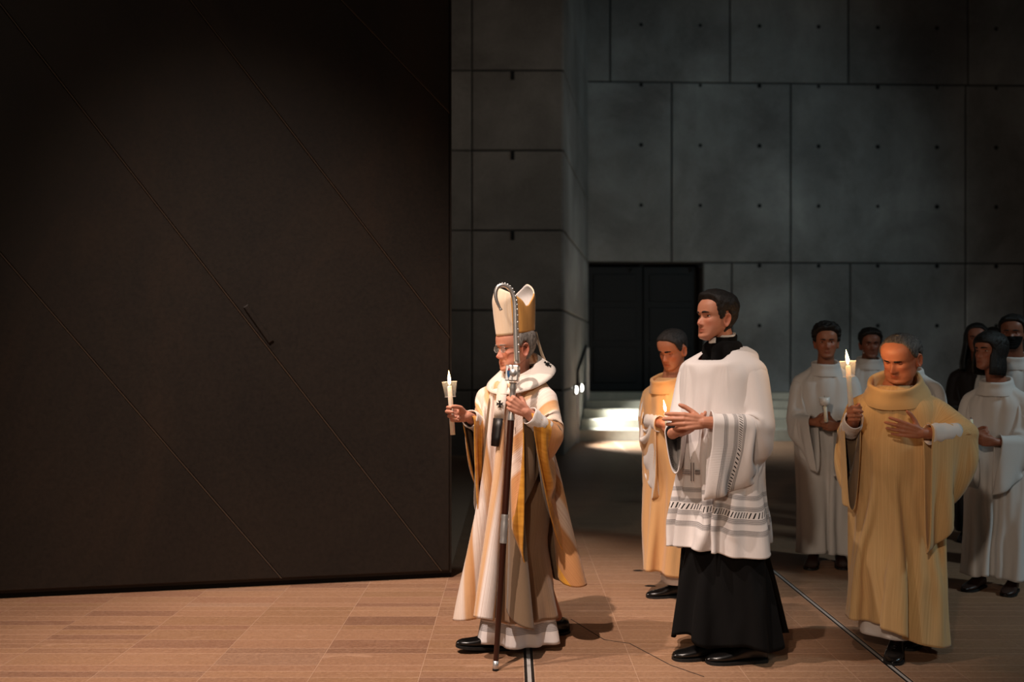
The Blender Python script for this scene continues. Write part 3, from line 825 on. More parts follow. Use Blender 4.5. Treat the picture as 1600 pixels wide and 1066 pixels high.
# ------------------------------------------------------------------ draped cloth: a small position-based solver for grid garments
class Cloth:
    def __init__(s, P, Q, closed=True, pin=None, bend=0.15, shear=0.35):
        """P (nv,nu,3) start, Q (nv,nu,k) pattern giving the rest lengths"""
        s.nv, s.nu = P.shape[:2]; s.P = P.reshape(-1, 3).astype(np.float64).copy(); s.V = np.zeros_like(s.P)
        Q = Q.reshape(s.nv * s.nu, -1)
        s.w = np.ones(len(s.P)); 
        if pin is not None: s.w[pin.ravel()] = 0.0
        nv, nu = s.nv, s.nu; ID = np.arange(nv * nu).reshape(nv, nu); s.sets = []
        def add(A, B, k, par):
            for p_ in sorted(set(par.ravel().tolist())):
                m = par == p_; a, b = A[m], B[m]
                s.sets.append((a, b, np.linalg.norm(Q[a] - Q[b], axis=1), k))
        J, I = np.meshgrid(np.arange(nv), np.arange(nu), indexing='ij')
        def upairs(step, k):
            if closed: A, B, par = ID, np.roll(ID, -step, 1), (I // step) % 2
            else: A, B, par = ID[:, :-step], ID[:, step:], ((I // step) % 2)[:, :-step]
            if closed and (nu // step) % 2: par = par.copy(); par[:, -step:] = 2
            add(A, B, k, par)
        def vpairs(step, k): add(ID[:-step], ID[step:], k, ((J // step) % 2)[:-step])
        for k_ in (0,):
            upairs(1, 1.0); vpairs(1, 1.0)
            nx = np.roll(ID, -1, 1) if closed else None
            if closed:
                add(ID[:-1], nx[1:], shear, (J % 2)[:-1]); add(nx[:-1], ID[1:], shear, (J % 2)[:-1])
            else:
                add(ID[:-1, :-1], ID[1:, 1:], shear, (J % 2)[:-1, :-1]); add(ID[:-1, 1:], ID[1:, :-1], shear, (J % 2)[:-1, :-1])
            if bend: upairs(2, bend); vpairs(2, bend)
        # long-range limit: no point gets farther from its pinned top than the cloth between allows
        Qr = Q.reshape(nv, nu, -1); top = 1
        L = np.linalg.norm(np.diff(Qr[top:], axis=0), axis=-1).cumsum(0) * 1.005
        s.lra = (np.repeat(ID[top][None], nv - top - 1, 0).ravel(), ID[top + 1:].ravel(), L.ravel())
    def limit(s):
        a, b, L = s.lra; d = s.P[b] - s.P[a]; l_ = np.sqrt((d * d).sum(1)) + 1e-9; m = (l_ > L) & (s.w[b] > 0)
        s.P[b[m]] = s.P[a[m]] + d[m] * (L[m] / l_[m])[:, None]
    def project(s):
        P, w = s.P, s.w
        for a, b, L0, k in s.sets:
            d = P[b] - P[a]; L = np.sqrt((d * d).sum(1)) + 1e-9; ws = w[a] + w[b]
            c = np.where(ws > 0, k * (L - L0) / (L * np.maximum(ws, 1e-9)), 0.0)
            d *= c[:, None]; P[a] += d * w[a][:, None]; P[b] -= d * w[b][:, None]
    def collide(s, caps, floor=0.012):
        P = s.P; hit = np.zeros(len(P), bool); mv = s.w > 0
        for a, b, ra, rb in caps:
            ab = b - a; L2 = ab @ ab + 1e-12
            t = np.clip(((P - a) @ ab) / L2, 0, 1); c = a + t[:, None] * ab; d = P - c
            dist = np.sqrt((d * d).sum(1)) + 1e-9; r = ra + (rb - ra) * t; m = (dist < r) & mv
            P[m] = c[m] + d[m] * (r[m] / dist[m])[:, None]; hit |= m
        if floor is not None:
            m = P[:, 2] < floor; P[m, 2] = floor
        return hit
    def run(s, steps, iters, caps_fn, pin_fn=None, dt=0.016, damp=0.97, fric=0.5, wind=None):
        for st in range(steps):
            u = st / max(steps - 1, 1); caps = caps_fn(u)
            s.V[:, 2] -= 6.0 * dt
            if wind is not None: s.V += np.asarray(wind) * dt
            s.V *= damp; old = s.P.copy()
            s.P += s.V * dt * (s.w[:, None])
            if pin_fn is not None: pin_fn(s, u)
            for it in range(iters):
                s.project(); s.limit()
                if it % 2 == 1 or it == iters - 1: hit = s.collide(caps)
            s.V = (s.P - old) / dt
            s.V[hit] *= (1 - fric)
            sp = np.sqrt((s.V ** 2).sum(1)); mx = 3.0; m = sp > mx; s.V[m] *= (mx / sp[m])[:, None]
        return s.P.reshape(s.nv, s.nu, 3)
def np_caps(c): return [(np.array(a, float), np.array(b, float), float(ra), float(rb)) for a, b, ra, rb in c]
def cloth_ob(name, P, mat, parent, closed=True, uv=None, thick=0.004, inner=None, sub=1, mi=None):
    nv, nu = P.shape[:2]
    V = P.reshape(-1, 3); F = grid_faces(nv, nu, closed)
    mats = [mat] + ([inner] if inner is not None else [])
    o = meshob(name, V, F, mats, parent, True, None if uv is None else uv.reshape(-1, 2), mi)
    if uv is not None and closed:                            # per-corner uv so that the seam does not wrap
        pass
    # outward normals
    me = o.data; c = V.mean(0)
    nrm = np.zeros(len(me.polygons) * 3, np.float32); me.polygons.foreach_get('normal', nrm); nrm = nrm.reshape(-1, 3)
    cen = np.zeros(len(me.polygons) * 3, np.float32); me.polygons.foreach_get('center', cen); cen = cen.reshape(-1, 3)
    ax = cen - c; ax[:, 2] *= 0.2
    if (nrm * ax).sum() < 0: me.flip_normals()
    if sub:
        m = o.modifiers.new('smooth', 'SUBSURF'); m.levels = sub; m.render_levels = sub
    m = o.modifiers.new('thick', 'SOLIDIFY'); m.thickness = thick; m.offset = 0
    if inner is not None: m.material_offset = 1; m.material_offset_rim = 0
    return o
def lerp(a, b, u): return np.array(a) + (np.array(b) - np.array(a)) * u

def poncho(p, wx=0.76, lf=1.24, lb=1.18, neck=(0.085, 0.095), nu=144, nv=54, power=4.5, steps=170, iters=6, wrist_pin=True, neck_z=1.475, extra=None, tail=50, skirt=0.0, pinw=0.03, tilt=0.0):
    """chasuble: a sheet with a neck hole laid over the shoulders, then the arms come down to their pose under it"""
    k = p.k
    th = np.linspace(0, 2 * np.pi, 2000, endpoint=False)
    def edge(t):
        l_ = np.where(np.cos(t) > 0, lf, lb)
        return (np.abs(np.sin(t) / wx) ** power + np.abs(np.cos(t) / l_) ** power) ** (-1 / power)
    e = edge(th); ex, ey = e * np.sin(th), e * np.cos(th)
    seg = np.hypot(np.diff(np.append(ex, ex[0])), np.diff(np.append(ey, ey[0]))); cum = np.concatenate([[0], np.cumsum(seg)])[:-1]
    T = np.interp(np.linspace(0, cum[-1] + seg[-1], nu, endpoint=False), cum, th)
    E = edge(T); nx, ny = neck[0] * np.sin(T), neck[1] * np.cos(T); n0 = np.hypot(nx, ny)
    v = np.linspace(0, 1, nv)[:, None] ** 0.93
    rr = n0[None] * (1 - v) + E[None] * v
    fx, fy = rr * np.sin(T)[None], rr * np.cos(T)[None]
    Q = np.stack([fx, fy, np.zeros_like(fx)], -1)
    zsh = neck_z * k; yb = (-0.03 + p.leanv) * k
    drop = np.maximum(0, np.abs(fy) - 0.115)
    X = fx; Y = yb + np.sign(fy) * np.minimum(np.abs(fy), 0.115 + drop * 0.12); Zs = zsh + 0.012 - 0.16 * np.clip(np.abs(fx) - 0.06, 0, 1) - drop * 0.985
    Zs = np.maximum(Zs, 0.02)
    Zs[:2] -= tilt * np.cos(T)[None]; Y[:2] -= 0.0
    P0 = np.stack([X, Y, Zs], -1)
    pin = np.zeros((nv, nu), bool); pin[:2] = True
    widx = {}
    for sd in (-1, 1):
        tgt = np.array([sd * (wx - 0.02), 0.0]); d = np.hypot(fx - tgt[0], fy - tgt[1]); idx = np.argsort(d.ravel())[:4]; widx[sd] = idx
        if wrist_pin: pin.ravel()[idx] = True
    cl = Cloth(P0, Q, True, pin)
    caps_static = [c for c in p.caps if True][:]
    narm = 4; body = caps_static[:-narm] if len(p.arms) == 2 else caps_static
    body = np_caps(body + [c_ for c_ in (extra or [])])
    def wr(sd, u):
        S, E_, W = p.arms[sd]; S = np.array(S); 
        Le, Lw = np.linalg.norm(np.array(E_) - S), np.linalg.norm(np.array(W) - np.array(E_))
        de0 = np.array([sd, 0, -0.12]); de0 /= np.linalg.norm(de0)
        de1 = (np.array(E_) - S) / Le; dw1 = (np.array(W) - np.array(E_)) / Lw
        ue = min(1, u * 1.15); 
        de = de0 * (1 - ue) + de1 * ue; de /= np.linalg.norm(de)
        dw = de0 * (1 - u) + dw1 * u + np.array([0, 0.35 * math.sin(math.pi * u), 0]); dw /= np.linalg.norm(dw)
        e_ = S + de * Le; return S, e_, e_ + dw * Lw
    ramp_n = steps / (steps + tail)
    def caps_fn(u):
        uu = min(1, u / ramp_n); uu = uu * uu * (3 - 2 * uu)
        c = list(body)
        for sd in (-1, 1):
            S, e_, w_ = wr(sd, uu); c.append((S, e_, .064 * k, .058 * k)); c.append((e_, w_, .058 * k, .042 * k))
        return c
    state = {}
    def pin_fn(cl_, u):
        uu = min(1, u / ramp_n); uu = uu * uu * (3 - 2 * uu)
        if not wrist_pin: return
        for sd in (-1, 1):
            S, e_, w_ = wr(sd, uu); idx = widx[sd]
            q = w_ - (w_ - e_) / np.linalg.norm(w_ - e_) * 0.03 + np.array([0, 0, pinw])
            if sd not in state: state[sd] = cl_.P[idx] - q
            off = state[sd] * (1 - min(1, uu * 3)) ; f = (w_ - e_) / np.linalg.norm(w_ - e_)
            for n_, i_ in enumerate(idx):
                fl = np.array([Q.reshape(-1, 3)[i_][0] * sd - (wx - 0.02), Q.reshape(-1, 3)[i_][1], 0])
                lat = np.cross([0, 0, 1], f); lat /= np.linalg.norm(lat)
                cl_.P[i_] = q + off[n_] + f * fl[0] + lat * fl[1] * sd * 0.8
    P = cl.run(steps + tail, iters, caps_fn, pin_fn, fric=0.6)
    uv = np.stack([fx, fy], -1)
    return P, uv

def tube_cloth(rings, nu=64, nv=48, folds=0, amp=0.0, seed=0, stretch_u=1.0, fold_start=0.25):
    """rings: (t, center, rx, ry) horizontal ellipses with t 0..1 from the top; returns start P"""
    t = np.array([r[0] for r in rings]); C = np.array([list(r[1]) for r in rings], float); RX = np.array([r[2] for r in rings]); RY = np.array([r[3] for r in rings])
    v = np.linspace(0, 1, nv); c = interp(v, t, C); rx = interp(v, t, RX); ry = interp(v, t, RY)
    a = np.linspace(0, 2 * np.pi, nu, endpoint=False); rr = random.Random(seed)
    f = np.zeros(nu)
    if folds:
        for k in range(3):
            f += np.cos(a * (folds + rr.randint(-2, 2)) + rr.uniform(0, 6.28)) * (0.5 if k else 1.0)
        f /= 1.6
        f = np.sign(f) * np.abs(f) ** 0.8
    g = np.clip((v - fold_start) / (1 - fold_start), 0, 1) ** 0.8
    m = 1 + amp * g[:, None] * f[None]
    P = np.stack([c[:, 0:1] + rx[:, None] * np.sin(a)[None] * m, c[:, 1:2] + ry[:, None] * np.cos(a)[None] * m, np.repeat(c[:, 2:3], nu, 1)], -1)
    return P
def uv_len(P):
    """u = arc fraction x mean girth, v = length from the bottom (m)"""
    nv, nu = P.shape[:2]
    seg = np.linalg.norm(np.diff(P, axis=0), axis=-1).mean(1); v = np.concatenate([[0], np.cumsum(seg)]); v = v[-1] - v
    u = np.linspace(0, 1, nu, endpoint=False)
    return np.stack([np.repeat(u[None], nv, 0), np.repeat(v[:, None], nu, 1)], -1)
def relax(P, caps, steps=60, iters=6, pin=None, scale_u=1.0, scale_v=1.0, fric=0.4, bend=0.12, Q=None, wind=None, shear=0.35):
    if pin is None: pin = np.zeros(P.shape[:2], bool); pin[:2] = True
    cl = Cloth(P, P if Q is None else Q, True, pin, bend, shear)
    caps = np_caps(caps)
    return cl.run(steps, iters, lambda u: caps, None, fric=fric, wind=wind)
def sleeve(p, sd, r0=0.085, r1=0.16, cuff=0.03, nu=44, nv=34, steps=70, back=0.0, pin_cuff=True, cuff_tilt=0.0, drop=0.5, r_el=0.11, over=0.02):
    """bell sleeve round the arm: round at the shoulder, deep at the cuff, left to sag"""
    S, E, W = (np.array(q, float) for q in p.arms[sd]); k = p.k
    fd = (W - E) / np.linalg.norm(W - E); Wc = W + fd * (cuff - 0.03)
    S0 = S + np.array([-sd * 0.04, 0, -0.04]) * k
    pts = np.array([S0, S + (E - S) * .12, S + (E - S) * .5, E + (E - S) * 0.02, E + (Wc - E) * .45, Wc]); tt = np.array([0, .1, .33, .55, .78, 1.0])
    v = np.linspace(0, 1, nv); c = interp(v, tt, pts)
    r = interp(v, [0, .3, .6, 1], [r0 * k, (r0 + r_el) / 2 * k, r_el * k, r1 * k])
    T = np.gradient(c, axis=0); T /= np.linalg.norm(T, axis=1, keepdims=True)
    P = np.zeros((nv, nu, 3)); a = np.linspace(0, 2 * np.pi, nu, endpoint=False)
    up = np.array([0, 0, 1.0]); prev = None
    for j in range(nv):
        t = T[j]; b = np.array([0, 0.35, 1.0]) - t * t.dot([0, 0.35, 1.0]) if prev is None else prev - t * t.dot(prev)
        if v[j] > 0.6:
            u_ = up - t * t.dot(up); 
            if np.linalg.norm(u_) > 0.3: b = b * (1 - (v[j] - .6) / .4) + u_ * (v[j] - .6) / .4
        b /= np.linalg.norm(b); prev = b; s_ = np.cross(t, b)
        w = min(1, max(0, (v[j] - 0.35) / 0.5))
        rr = r[j]; low = 1 + drop * w; sidew = 1 - 0.45 * w
        ca, sa = np.cos(a), np.sin(a)
        top = (0.055 * k) * w + rr * (1 - w)
        vert = np.where(ca > 0, ca * top, ca * rr * low)
        P[j] = c[j] + vert[:, None] * b + (sa * rr * sidew)[:, None] * s_ + np.maximum(-ca, 0)[:, None] * (t * cuff_tilt * w * rr * low)
    pin = np.zeros((nv, nu), bool); pin[:3] = True
    if pin_cuff: pin[-1, 0] = True; pin[-1, 1] = True; pin[-1, -1] = True
    caps = [q for q in p.caps]
    return P, pin, caps
def cowl(name, parent, c, rx, ry, h, mat, pitch=0, tilt=0, roll_w=0.016, flare=0.03, n=48, yaw=0):
    """soft standing collar folded over at the top"""
    prof = [(flare, -0.025), (flare * .8, 0.0), (flare * .42, h * .35), (roll_w * .8, h * .7), (roll_w * .7, h * .92), (0.002, h * 1.0), (-roll_w * .6, h * .9), (-roll_w * .55, h * .6), (-roll_w * .2, h * .1), (0.0, -0.03)]
    V = []; Mx = Matrix.Translation(Vector(c)) @ rot('Z', yaw) @ rot('X', pitch) @ rot('Y', tilt)
    for d, z in prof:
        for i in range(n):
            a = 2 * math.pi * i / n; wob = 0.003 * math.sin(3 * a + 40 * z) + 0.002 * math.sin(7 * a)
            V.append(Mx @ Vector(((rx + d + wob) * math.sin(a), (ry + d + wob) * math.cos(a), z + 0.004 * math.sin(2 * a + 1) )))
    F = grid_faces(len(prof), n, True); F = [f[::-1] for f in F]
    o = meshob(name, V, F, mat, parent); m = o.modifiers.new('smooth', 'SUBSURF'); m.levels = m.render_levels = 1
    return o

# ------------------------------------------------------------------ cloth materials (pattern lives in the weave: uv in metres)
def weave(n, uvv, scale=900, s=0.25, d=0.0015):
    sep = n.n('ShaderNodeSeparateXYZ'); n.l(uvv, sep.inputs[0])
    a = n.math('SINE', n.math('MULTIPLY', sep.outputs[0], scale)); b = n.noise(260, 3, 0.6, uvv)
    h = n.math('ADD', n.math('MULTIPLY', a, 0.4), b); return sep, h
def mat_cloth(name, c, c2=None, rough=0.85, stripes=0.0, sheen=0.25):
    n = NT(name); uvv = n.coord('UV'); sep, h = weave(n, uvv)
    st = n.noise(1, 3, 0.7, n.mapping(uvv, (170, 2.0, 1)))
    g = n.noise(3, 3, 0.5, n.coord('Object'))
    col = n.mix(n.math('MULTIPLY', n.ramp(st, [(0.35, (0, 0, 0)), (0.7, (1, 1, 1))]), stripes), c, c2 or tuple(v * .75 for v in c))
    col = n.mix(n.math('MULTIPLY', g, 0.15), col, tuple(v * .82 for v in c))
    n.set(Base_Color=col, Roughness=rough, Sheen_Weight=sheen, Specular_IOR_Level=0.2); n.bump(h, 0.22, 0.0012); return n.m
def band(n, x, a, b, soft=0.002):
    """1 between a and b"""
    r = n.n('ShaderNodeMapRange', interpolation_type='SMOOTHSTEP'); n.l(x, r.inputs[0]); r.inputs[1].default_value = a - soft; r.inputs[2].default_value = a + soft
    q = n.n('ShaderNodeMapRange', interpolation_type='SMOOTHSTEP'); n.l(x, q.inputs[0]); q.inputs[1].default_value = b - soft; q.inputs[2].default_value = b + soft
    return n.math('SUBTRACT', r.outputs[0], q.outputs[0])
def mat_lace(name, rows, zig, c=rgb(226, 220, 218)):
    """white linen with woven openwork bands at heights rows above the hem"""
    n = NT(name); uvv = n.coord('UV'); sep, h = weave(n, uvv); v, u = sep.outputs[1], sep.outputs[0]
    tex = n.noise(1, 3, 0.7, n.mapping(uvv, (420, 700, 1)))
    col = None; prevc = n.mix(n.math('MULTIPLY', n.noise(4, 2, .5, n.coord('Object')), 0.15), c, tuple(k * .9 for k in c))
    m = None
    for a, b in rows:
        k = band(n, v, a, b); m = k if m is None else n.math('ADD', m, k)
    lines = n.math('ADD', n.math('MULTIPLY', n.math('SINE', n.math('MULTIPLY', v, 820)), 0.25), n.math('MULTIPLY', tex, 0.9))
    prevc = n.mix(n.math('MULTIPLY', m, n.ramp(lines, [(0.25, (0.85,) * 3), (0.75, (0.2,) * 3)])), prevc, rgb(112, 110, 112))
    z = band(n, v, *zig)
    dash = n.ramp(n.math('SINE', n.math('ADD', n.math('MULTIPLY', u, 470), n.math('MULTIPLY', v, 120))), [(0.35, (0, 0, 0)), (0.6, (1, 1, 1))])
    prevc = n.mix(n.math('MULTIPLY', z, dash), prevc, rgb(26, 24, 26))
    n.set(Base_Color=prevc, Roughness=0.85, Sheen_Weight=0.2, Specular_IOR_Level=0.2); n.bump(h, 0.2, 0.001); return n.m
def mat_chasuble():
    """bishop: peach silk with white satin stripes down the middle and broad gold bands along the side edges"""
    n = NT('peach_gold_silk'); uvv = n.coord('UV'); sep, h = weave(n, uvv, 700); x = sep.outputs[0]; y = sep.outputs[1]
    ax = n.math('ABSOLUTE', x)
    fine = n.noise(1, 2, 0.7, n.mapping(uvv, (230, 1.0, 1)))
    base = n.ramp(ax, [(0.0, rgb(232, 204, 176)), (0.055, rgb(222, 176, 128)), (0.07, rgb(242, 232, 226)), (0.15, rgb(240, 228, 220)), (0.16, rgb(214, 158, 96)),
                       (0.20, rgb(228, 190, 150)), (0.215, rgb(242, 230, 222)), (0.29, rgb(240, 226, 214)), (0.30, rgb(212, 156, 100)), (0.35, rgb(222, 178, 132)),
                       (0.365, rgb(240, 226, 214)), (0.43, rgb(236, 216, 198)), (0.445, rgb(206, 150, 98)), (0.6, rgb(196, 138, 88))])
    col = n.mix(n.math('MULTIPLY', n.ramp(fine, [(0.4, (0, 0, 0)), (0.65, (1, 1, 1))]), 0.35), base, rgb(168, 110, 66))
    wr = n.noise(1, 4, 0.6, n.mapping(uvv, (6, 30, 1)), 0.5)
    gold = n.ramp(wr, [(0.3, rgb(196, 128, 30)), (0.7, rgb(232, 168, 62))])
    gm = n.math('GREATER_THAN', ax, 0.585)
    col = n.mix(gm, col, gold)
    rough = n.math('SUBTRACT', 0.72, n.math('MULTIPLY', gm, 0.3))
    n.set(Base_Color=col, Roughness=rough, Sheen_Weight=0.25, Specular_IOR_Level=0.35)
    n.bump(n.math('ADD', h, n.math('MULTIPLY', wr, 2.0)), 0.25, 0.002); return n.m
M['white_linen'] = mat_cloth('white_linen', rgb(226, 220, 216))
M['alb_white'] = mat_cloth('alb_white', rgb(206, 204, 202))
M['black_wool'] = mat_cloth('black_wool', (.0028, .0026, .0028), sheen=0.0, rough=.95)
M['gold_linen'] = mat_cloth('gold_linen', rgb(222, 186, 132), rgb(182, 142, 90), stripes=0.6)
M['tan_linen'] = mat_cloth('tan_linen', rgb(220, 172, 118), rgb(186, 138, 88), stripes=0.35)
M['lining_tan'] = mat_cloth('tan_lining', rgb(196, 176, 150))
M['lining_brown'] = mat_cloth('brown_lining', rgb(120, 98, 76))
M['chasuble'] = mat_chasuble()
M['lace_hem'] = mat_lace('surplice_linen', ((.105, .132), (.160, .186), (.222, .244), (.275, .298)), (.190, .218))
M['lace_sleeve'] = mat_lace('surplice_sleeve_linen', ((.055, .075), (.105, .128), (.155, .172)), (.132, .152))
M['lace_alb'] = mat_lace('alb_lace_linen', ((.062, .078), (.078, .11)), (.9, .91))
M['white_wool'] = mat_cloth('white_wool', rgb(232, 222, 212))
M['black_silk'] = plain('black_silk', rgb(16, 14, 15), 0.45)
M['leather'] = plain('black_leather', rgb(12, 11, 11), 0.28, Specular_IOR_Level=0.6)
M['leather_brown'] = plain('brown_leather', rgb(46, 28, 22), 0.45)
M['sole'] = plain('black_rubber', rgb(9, 9, 9), 0.7)
M['mitre_cream'] = mat_cloth('mitre_cream_silk', rgb(240, 220, 196), rgb(222, 184, 138), stripes=0.4)
M['mitre_gold'] = mat_cloth('mitre_gold_silk', rgb(222, 164, 88), rgb(196, 136, 62), stripes=0.5)
M['silver'] = plain('hammered_silver', rgb(214, 212, 210), 0.36, 0.8)
M['dark_wood'] = plain('dark_polished_wood', rgb(52, 24, 15), 0.3)
M['purple'] = plain('purple_silk', rgb(96, 22, 64), 0.6)
M['crest_blue'] = plain('crest_blue', rgb(38, 78, 120), 0.4); M['crest_red'] = plain('crest_red', rgb(140, 34, 34), 0.4); M['enamel'] = plain('white_enamel', rgb(226, 224, 220), 0.3)
def mat_wax():
    n = NT('candle_wax'); n.set(Base_Color=rgb(244, 232, 214), Roughness=0.45, Subsurface_Weight=0.6, Subsurface_Scale=0.02)
    n.b.inputs['Subsurface Radius'].default_value = (1, .6, .35); return n.m
M['wax'] = mat_wax()
def mat_cup():
    n = NT('clear_plastic_cup'); n.set(Base_Color=(0.95, 0.95, 0.95), Roughness=0.08, Specular_IOR_Level=0.5, Alpha=0.05)
    return n.m
M['cup'] = mat_cup()
def mat_flame():
    n = NT('flame'); z = n.n('ShaderNodeSeparateXYZ'); n.l(n.coord('Generated'), z.inputs[0])
    c = n.ramp(z.outputs[2], [(0.0, (1.0, 0.62, 0.25)), (0.35, (1.0, 0.80, 0.45)), (1.0, (1.0, 0.52, 0.14))])
    n.set(Base_Color=(0, 0, 0), Emission_Color=c, Emission_Strength=28.0); return n.m
M['flame'] = mat_flame()

# ------------------------------------------------------------------ small worn or carried pieces
def shoes(p, mat=None, pitch=None, size=1.0, low=False):
    for sd, (fx, fy, hd, lift) in p.feet.items():
        k = p.k * size; pt = (pitch or {}).get(sd, 0)
        Mx = Matrix.Translation((fx, fy, lift)) @ rot('Z', -hd) @ rot('X', pt)
        sec = [(-.078, .016, .055), (-.070, .027, .078), (-.045, .034, .090), (-.01, .036, .094), (.03, .038, .086), (.075, .044, .066), (.115, .049, .052), (.15, .048, .045), (.18, .041, .040), (.20, .029, .034), (.212, .010, .026)]
        V = []; n = 18
        for y, w, t in sec:
            zb = .012; zc, zh = (t + zb) / 2, (t - zb) / 2
            for i in range(n):
                a = 2 * math.pi * i / n; ca, sa = math.cos(a), math.sin(a)
                V.append(Mx @ Vector((w * math.copysign(abs(ca) ** .75, ca), y, zc + zh * math.copysign(abs(sa) ** .75, sa))) * 1.0)
        V = [Mx @ ((Mx.inverted() @ v) * k) for v in V]
        F = grid_faces(len(sec), n, True) + [tuple(range(n)), tuple((len(sec) - 1) * n + i for i in range(n - 1, -1, -1))]
        sh = meshob('shoe', V, F, mat or M['leather'], p.ob)
        out = [(y, w + .004) for y, w, t in sec]
        pts = [(w, y) for y, w in out] + [(-w, y) for y, w in out[::-1]]; m = len(pts)
        V = [Mx @ (Vector((x, y, z)) * k) for z in (0.0, .014) for x, y in pts]
        F = [tuple(range(m - 1, -1, -1)), tuple(range(m, 2 * m))] + [(i, (i + 1) % m, m + (i + 1) % m, m + i) for i in range(m)]
        meshob('sole', V, F, M['sole'], sh, False)
        if not low:
            for q in range(4):
                y = .045 + .015 * q; z = .083 - .0085 * q
                V, F = tube_mesh([(-.016, y, z - .003), (0, y + .004, z + .003), (.016, y, z - .003)], .0018, 6)
                meshob('shoe_lace', [Mx @ (Vector(v) * k) for v in V], F, mat or M['leather'], sh)
def on_cloth(P, p, xp, yp):
    """grid point of a garment that shows at a pixel, nearest to the camera"""
    W = np.array(p.mat); q = P.reshape(-1, 3) @ W[:3, :3].T + W[:3, 3]
    X = 800 + q[:, 0] / q[:, 1] * FPX; Y = HOR - (q[:, 2] - EYE) / q[:, 1] * FPX
    r_ = np.hypot(X - xp, Y - yp); near = np.where(r_ < max(9.0, r_.min() + 1))[0]; dm = q[near, 1].min()
    near = near[q[near, 1] < dm + 0.03]; i = int(near[np.argmin(r_[near])]); j, k = divmod(i, P.shape[1]); nv, nu = P.shape[:2]
    du = P[j, (k + 1) % nu] - P[j, k - 1]; dv = P[min(j + 1, nv - 1), k] - P[max(j - 1, 0), k]
    n = np.cross(du, dv); n /= np.linalg.norm(n) + 1e-9
    cam_l = np.array(p.inv @ Vector((0, 0, EYE)))
    if n @ (cam_l - P[j, k]) < 0: n = -n
    return Vector(P[j, k]), Vector(n), Vector(du).normalized()
def candle(base, top, label, lit=True, cup=0.8, rad=0.0125, power=0.9, group='hand candles'):
    """base and top of the wax stick in world space"""
    base, top = Vector(base), Vector(top); ax = (top - base).normalized(); L = (top - base).length
    root = empty('candle', base); root.rotation_euler = ax.to_track_quat('Z', 'Y').to_euler(); tag(root, label, 'candle', group)
    V, F = lathe([(.0001, 0), (rad, .001), (rad, L * .5), (rad * .92, L - .006), (rad * .6, L), (.0001, L - .002)], 16); meshob('wax_stick', V, F, M['wax'], root)
    MB().tube([(0, 0, L - .004), (0.001, 0, L + .012)], .0012, 6).build('wick', M['sole'], root)
    if cup:
        z0 = L - .055
        prof = [(rad * 1.02, z0), (.027, z0 + .001), (.037, z0 + .074), (.0385, z0 + .075), (.0375, z0 + .073), (.0262, z0 + .003), (rad * 1.02, z0 + .0025)]
        V, F = lathe(prof, 28); meshob('drip_cup', V, F, M['cup'], root)
        V, F = lathe([(.0375, z0 + .073), (.0392, z0 + .0735), (.0392, z0 + .0765), (.0375, z0 + .0765), (.0375, z0 + .073)], 28); meshob('cup_rim', V, F, M['cup_rim'], root)
        V, F = lathe([(.0258, z0 - .001), (.0282, z0 - .001), (.0282, z0 + .002), (.0258, z0 + .002), (.0258, z0 - .001)], 28); meshob('cup_foot', V, F, M['cup_rim'], root)
    if lit:
        V, F = lathe([(.0002, 0), (.005, .007), (.008, .019), (.0072, .034), (.004, .052), (.0003, .072)], 14)
        V = [(x - 0.25 * max(0, z - .02), y, z + L + .004) for x, y, z in V]
        f = meshob('flame', V, F, M['flame'], root); f.visible_shadow = True
        lo = light('candle_light', 'POINT', (0, 0, L + .03), None, power, (1.0, 0.52, 0.22), 0.012); lo.parent = root
        lo.location = (0, 0, L + 0.085)
    return root
M['cup_rim'] = NT('cup_rim_plastic').set(Base_Color=(0.9, 0.86, 0.82), Roughness=0.15, Alpha=0.25).m

# ------------------------------------------------------------------ robes
def alb(p, mat=None, rings=None, hem=0.08, top=1.44, wid=1.0, folds=9, amp=0.07, seed=1, name='alb', steps=50, nu=72, nv=44, shift=(0, 0), sx_=1.0, from_waist=False, caps=None, flare=1.0, lower=None, neck_r=0.09, post=0.0):
    k, f, ln = p.k, p.fat * wid, p.leanv
    if from_waist:
        rg = [(0, (0, 0, 0.98 * k), .125 * f * k, .10 * f * k), (.35, (shift[0] * .3, shift[1] * .3, .70), .165 * f * k, .145 * f * k), (1, (shift[0], shift[1], hem), .25 * f * k * flare, .235 * f * k * flare)]
    else:
        rg = [(0, (0, (-.03 + ln) * k, 1.465 * k), neck_r * k, neck_r * k), (.05, (0, (-.03 + ln) * k, 1.44 * k), .135 * k * f, .105 * k * f), (.10, (0, (-.02 + ln) * k, 1.405 * k), .195 * k * f, .13 * k * f),
              (.2, (0, (0 + ln) * k, 1.28 * k), .205 * k * f, .155 * k * f), (.36, (0, (.01 + ln * .7) * k, 1.06 * k), .205 * k * f, .17 * k * f),
              (.6, (shift[0] * .4, shift[1] * .4, .70 * k), .225 * k * f, .195 * k * f), (1, (shift[0], shift[1], hem), .265 * k * f * flare, .25 * k * f * flare)]
    P = tube_cloth(rings or rg, nu, nv, folds, amp, seed)
    if lower is not None: P = lower(P)
    na = 4 if len(p.arms) == 2 else 0
    body = p.caps[:-na] if na else p.caps
    if from_waist: body = [c_ for c_ in body if c_[0].z < .9]
    Q = P.copy(); P = relax(P, caps or body, steps, 5, bend=0.1)
    if post:
        d_ = P - P.mean(1, keepdims=True); d_[..., 2] = 0; d_ /= np.linalg.norm(d_, axis=-1, keepdims=True) + 1e-9
        P = P + d_ * (post * np.clip((np.linspace(0, 1, nv) - .4) / .35, 0, 1))[:, None, None]
    return cloth_ob(name, P, mat or M['alb_white'], p.ob, uv=uv_len(P) * np.array([1.5, 1.0]), thick=0.005), P
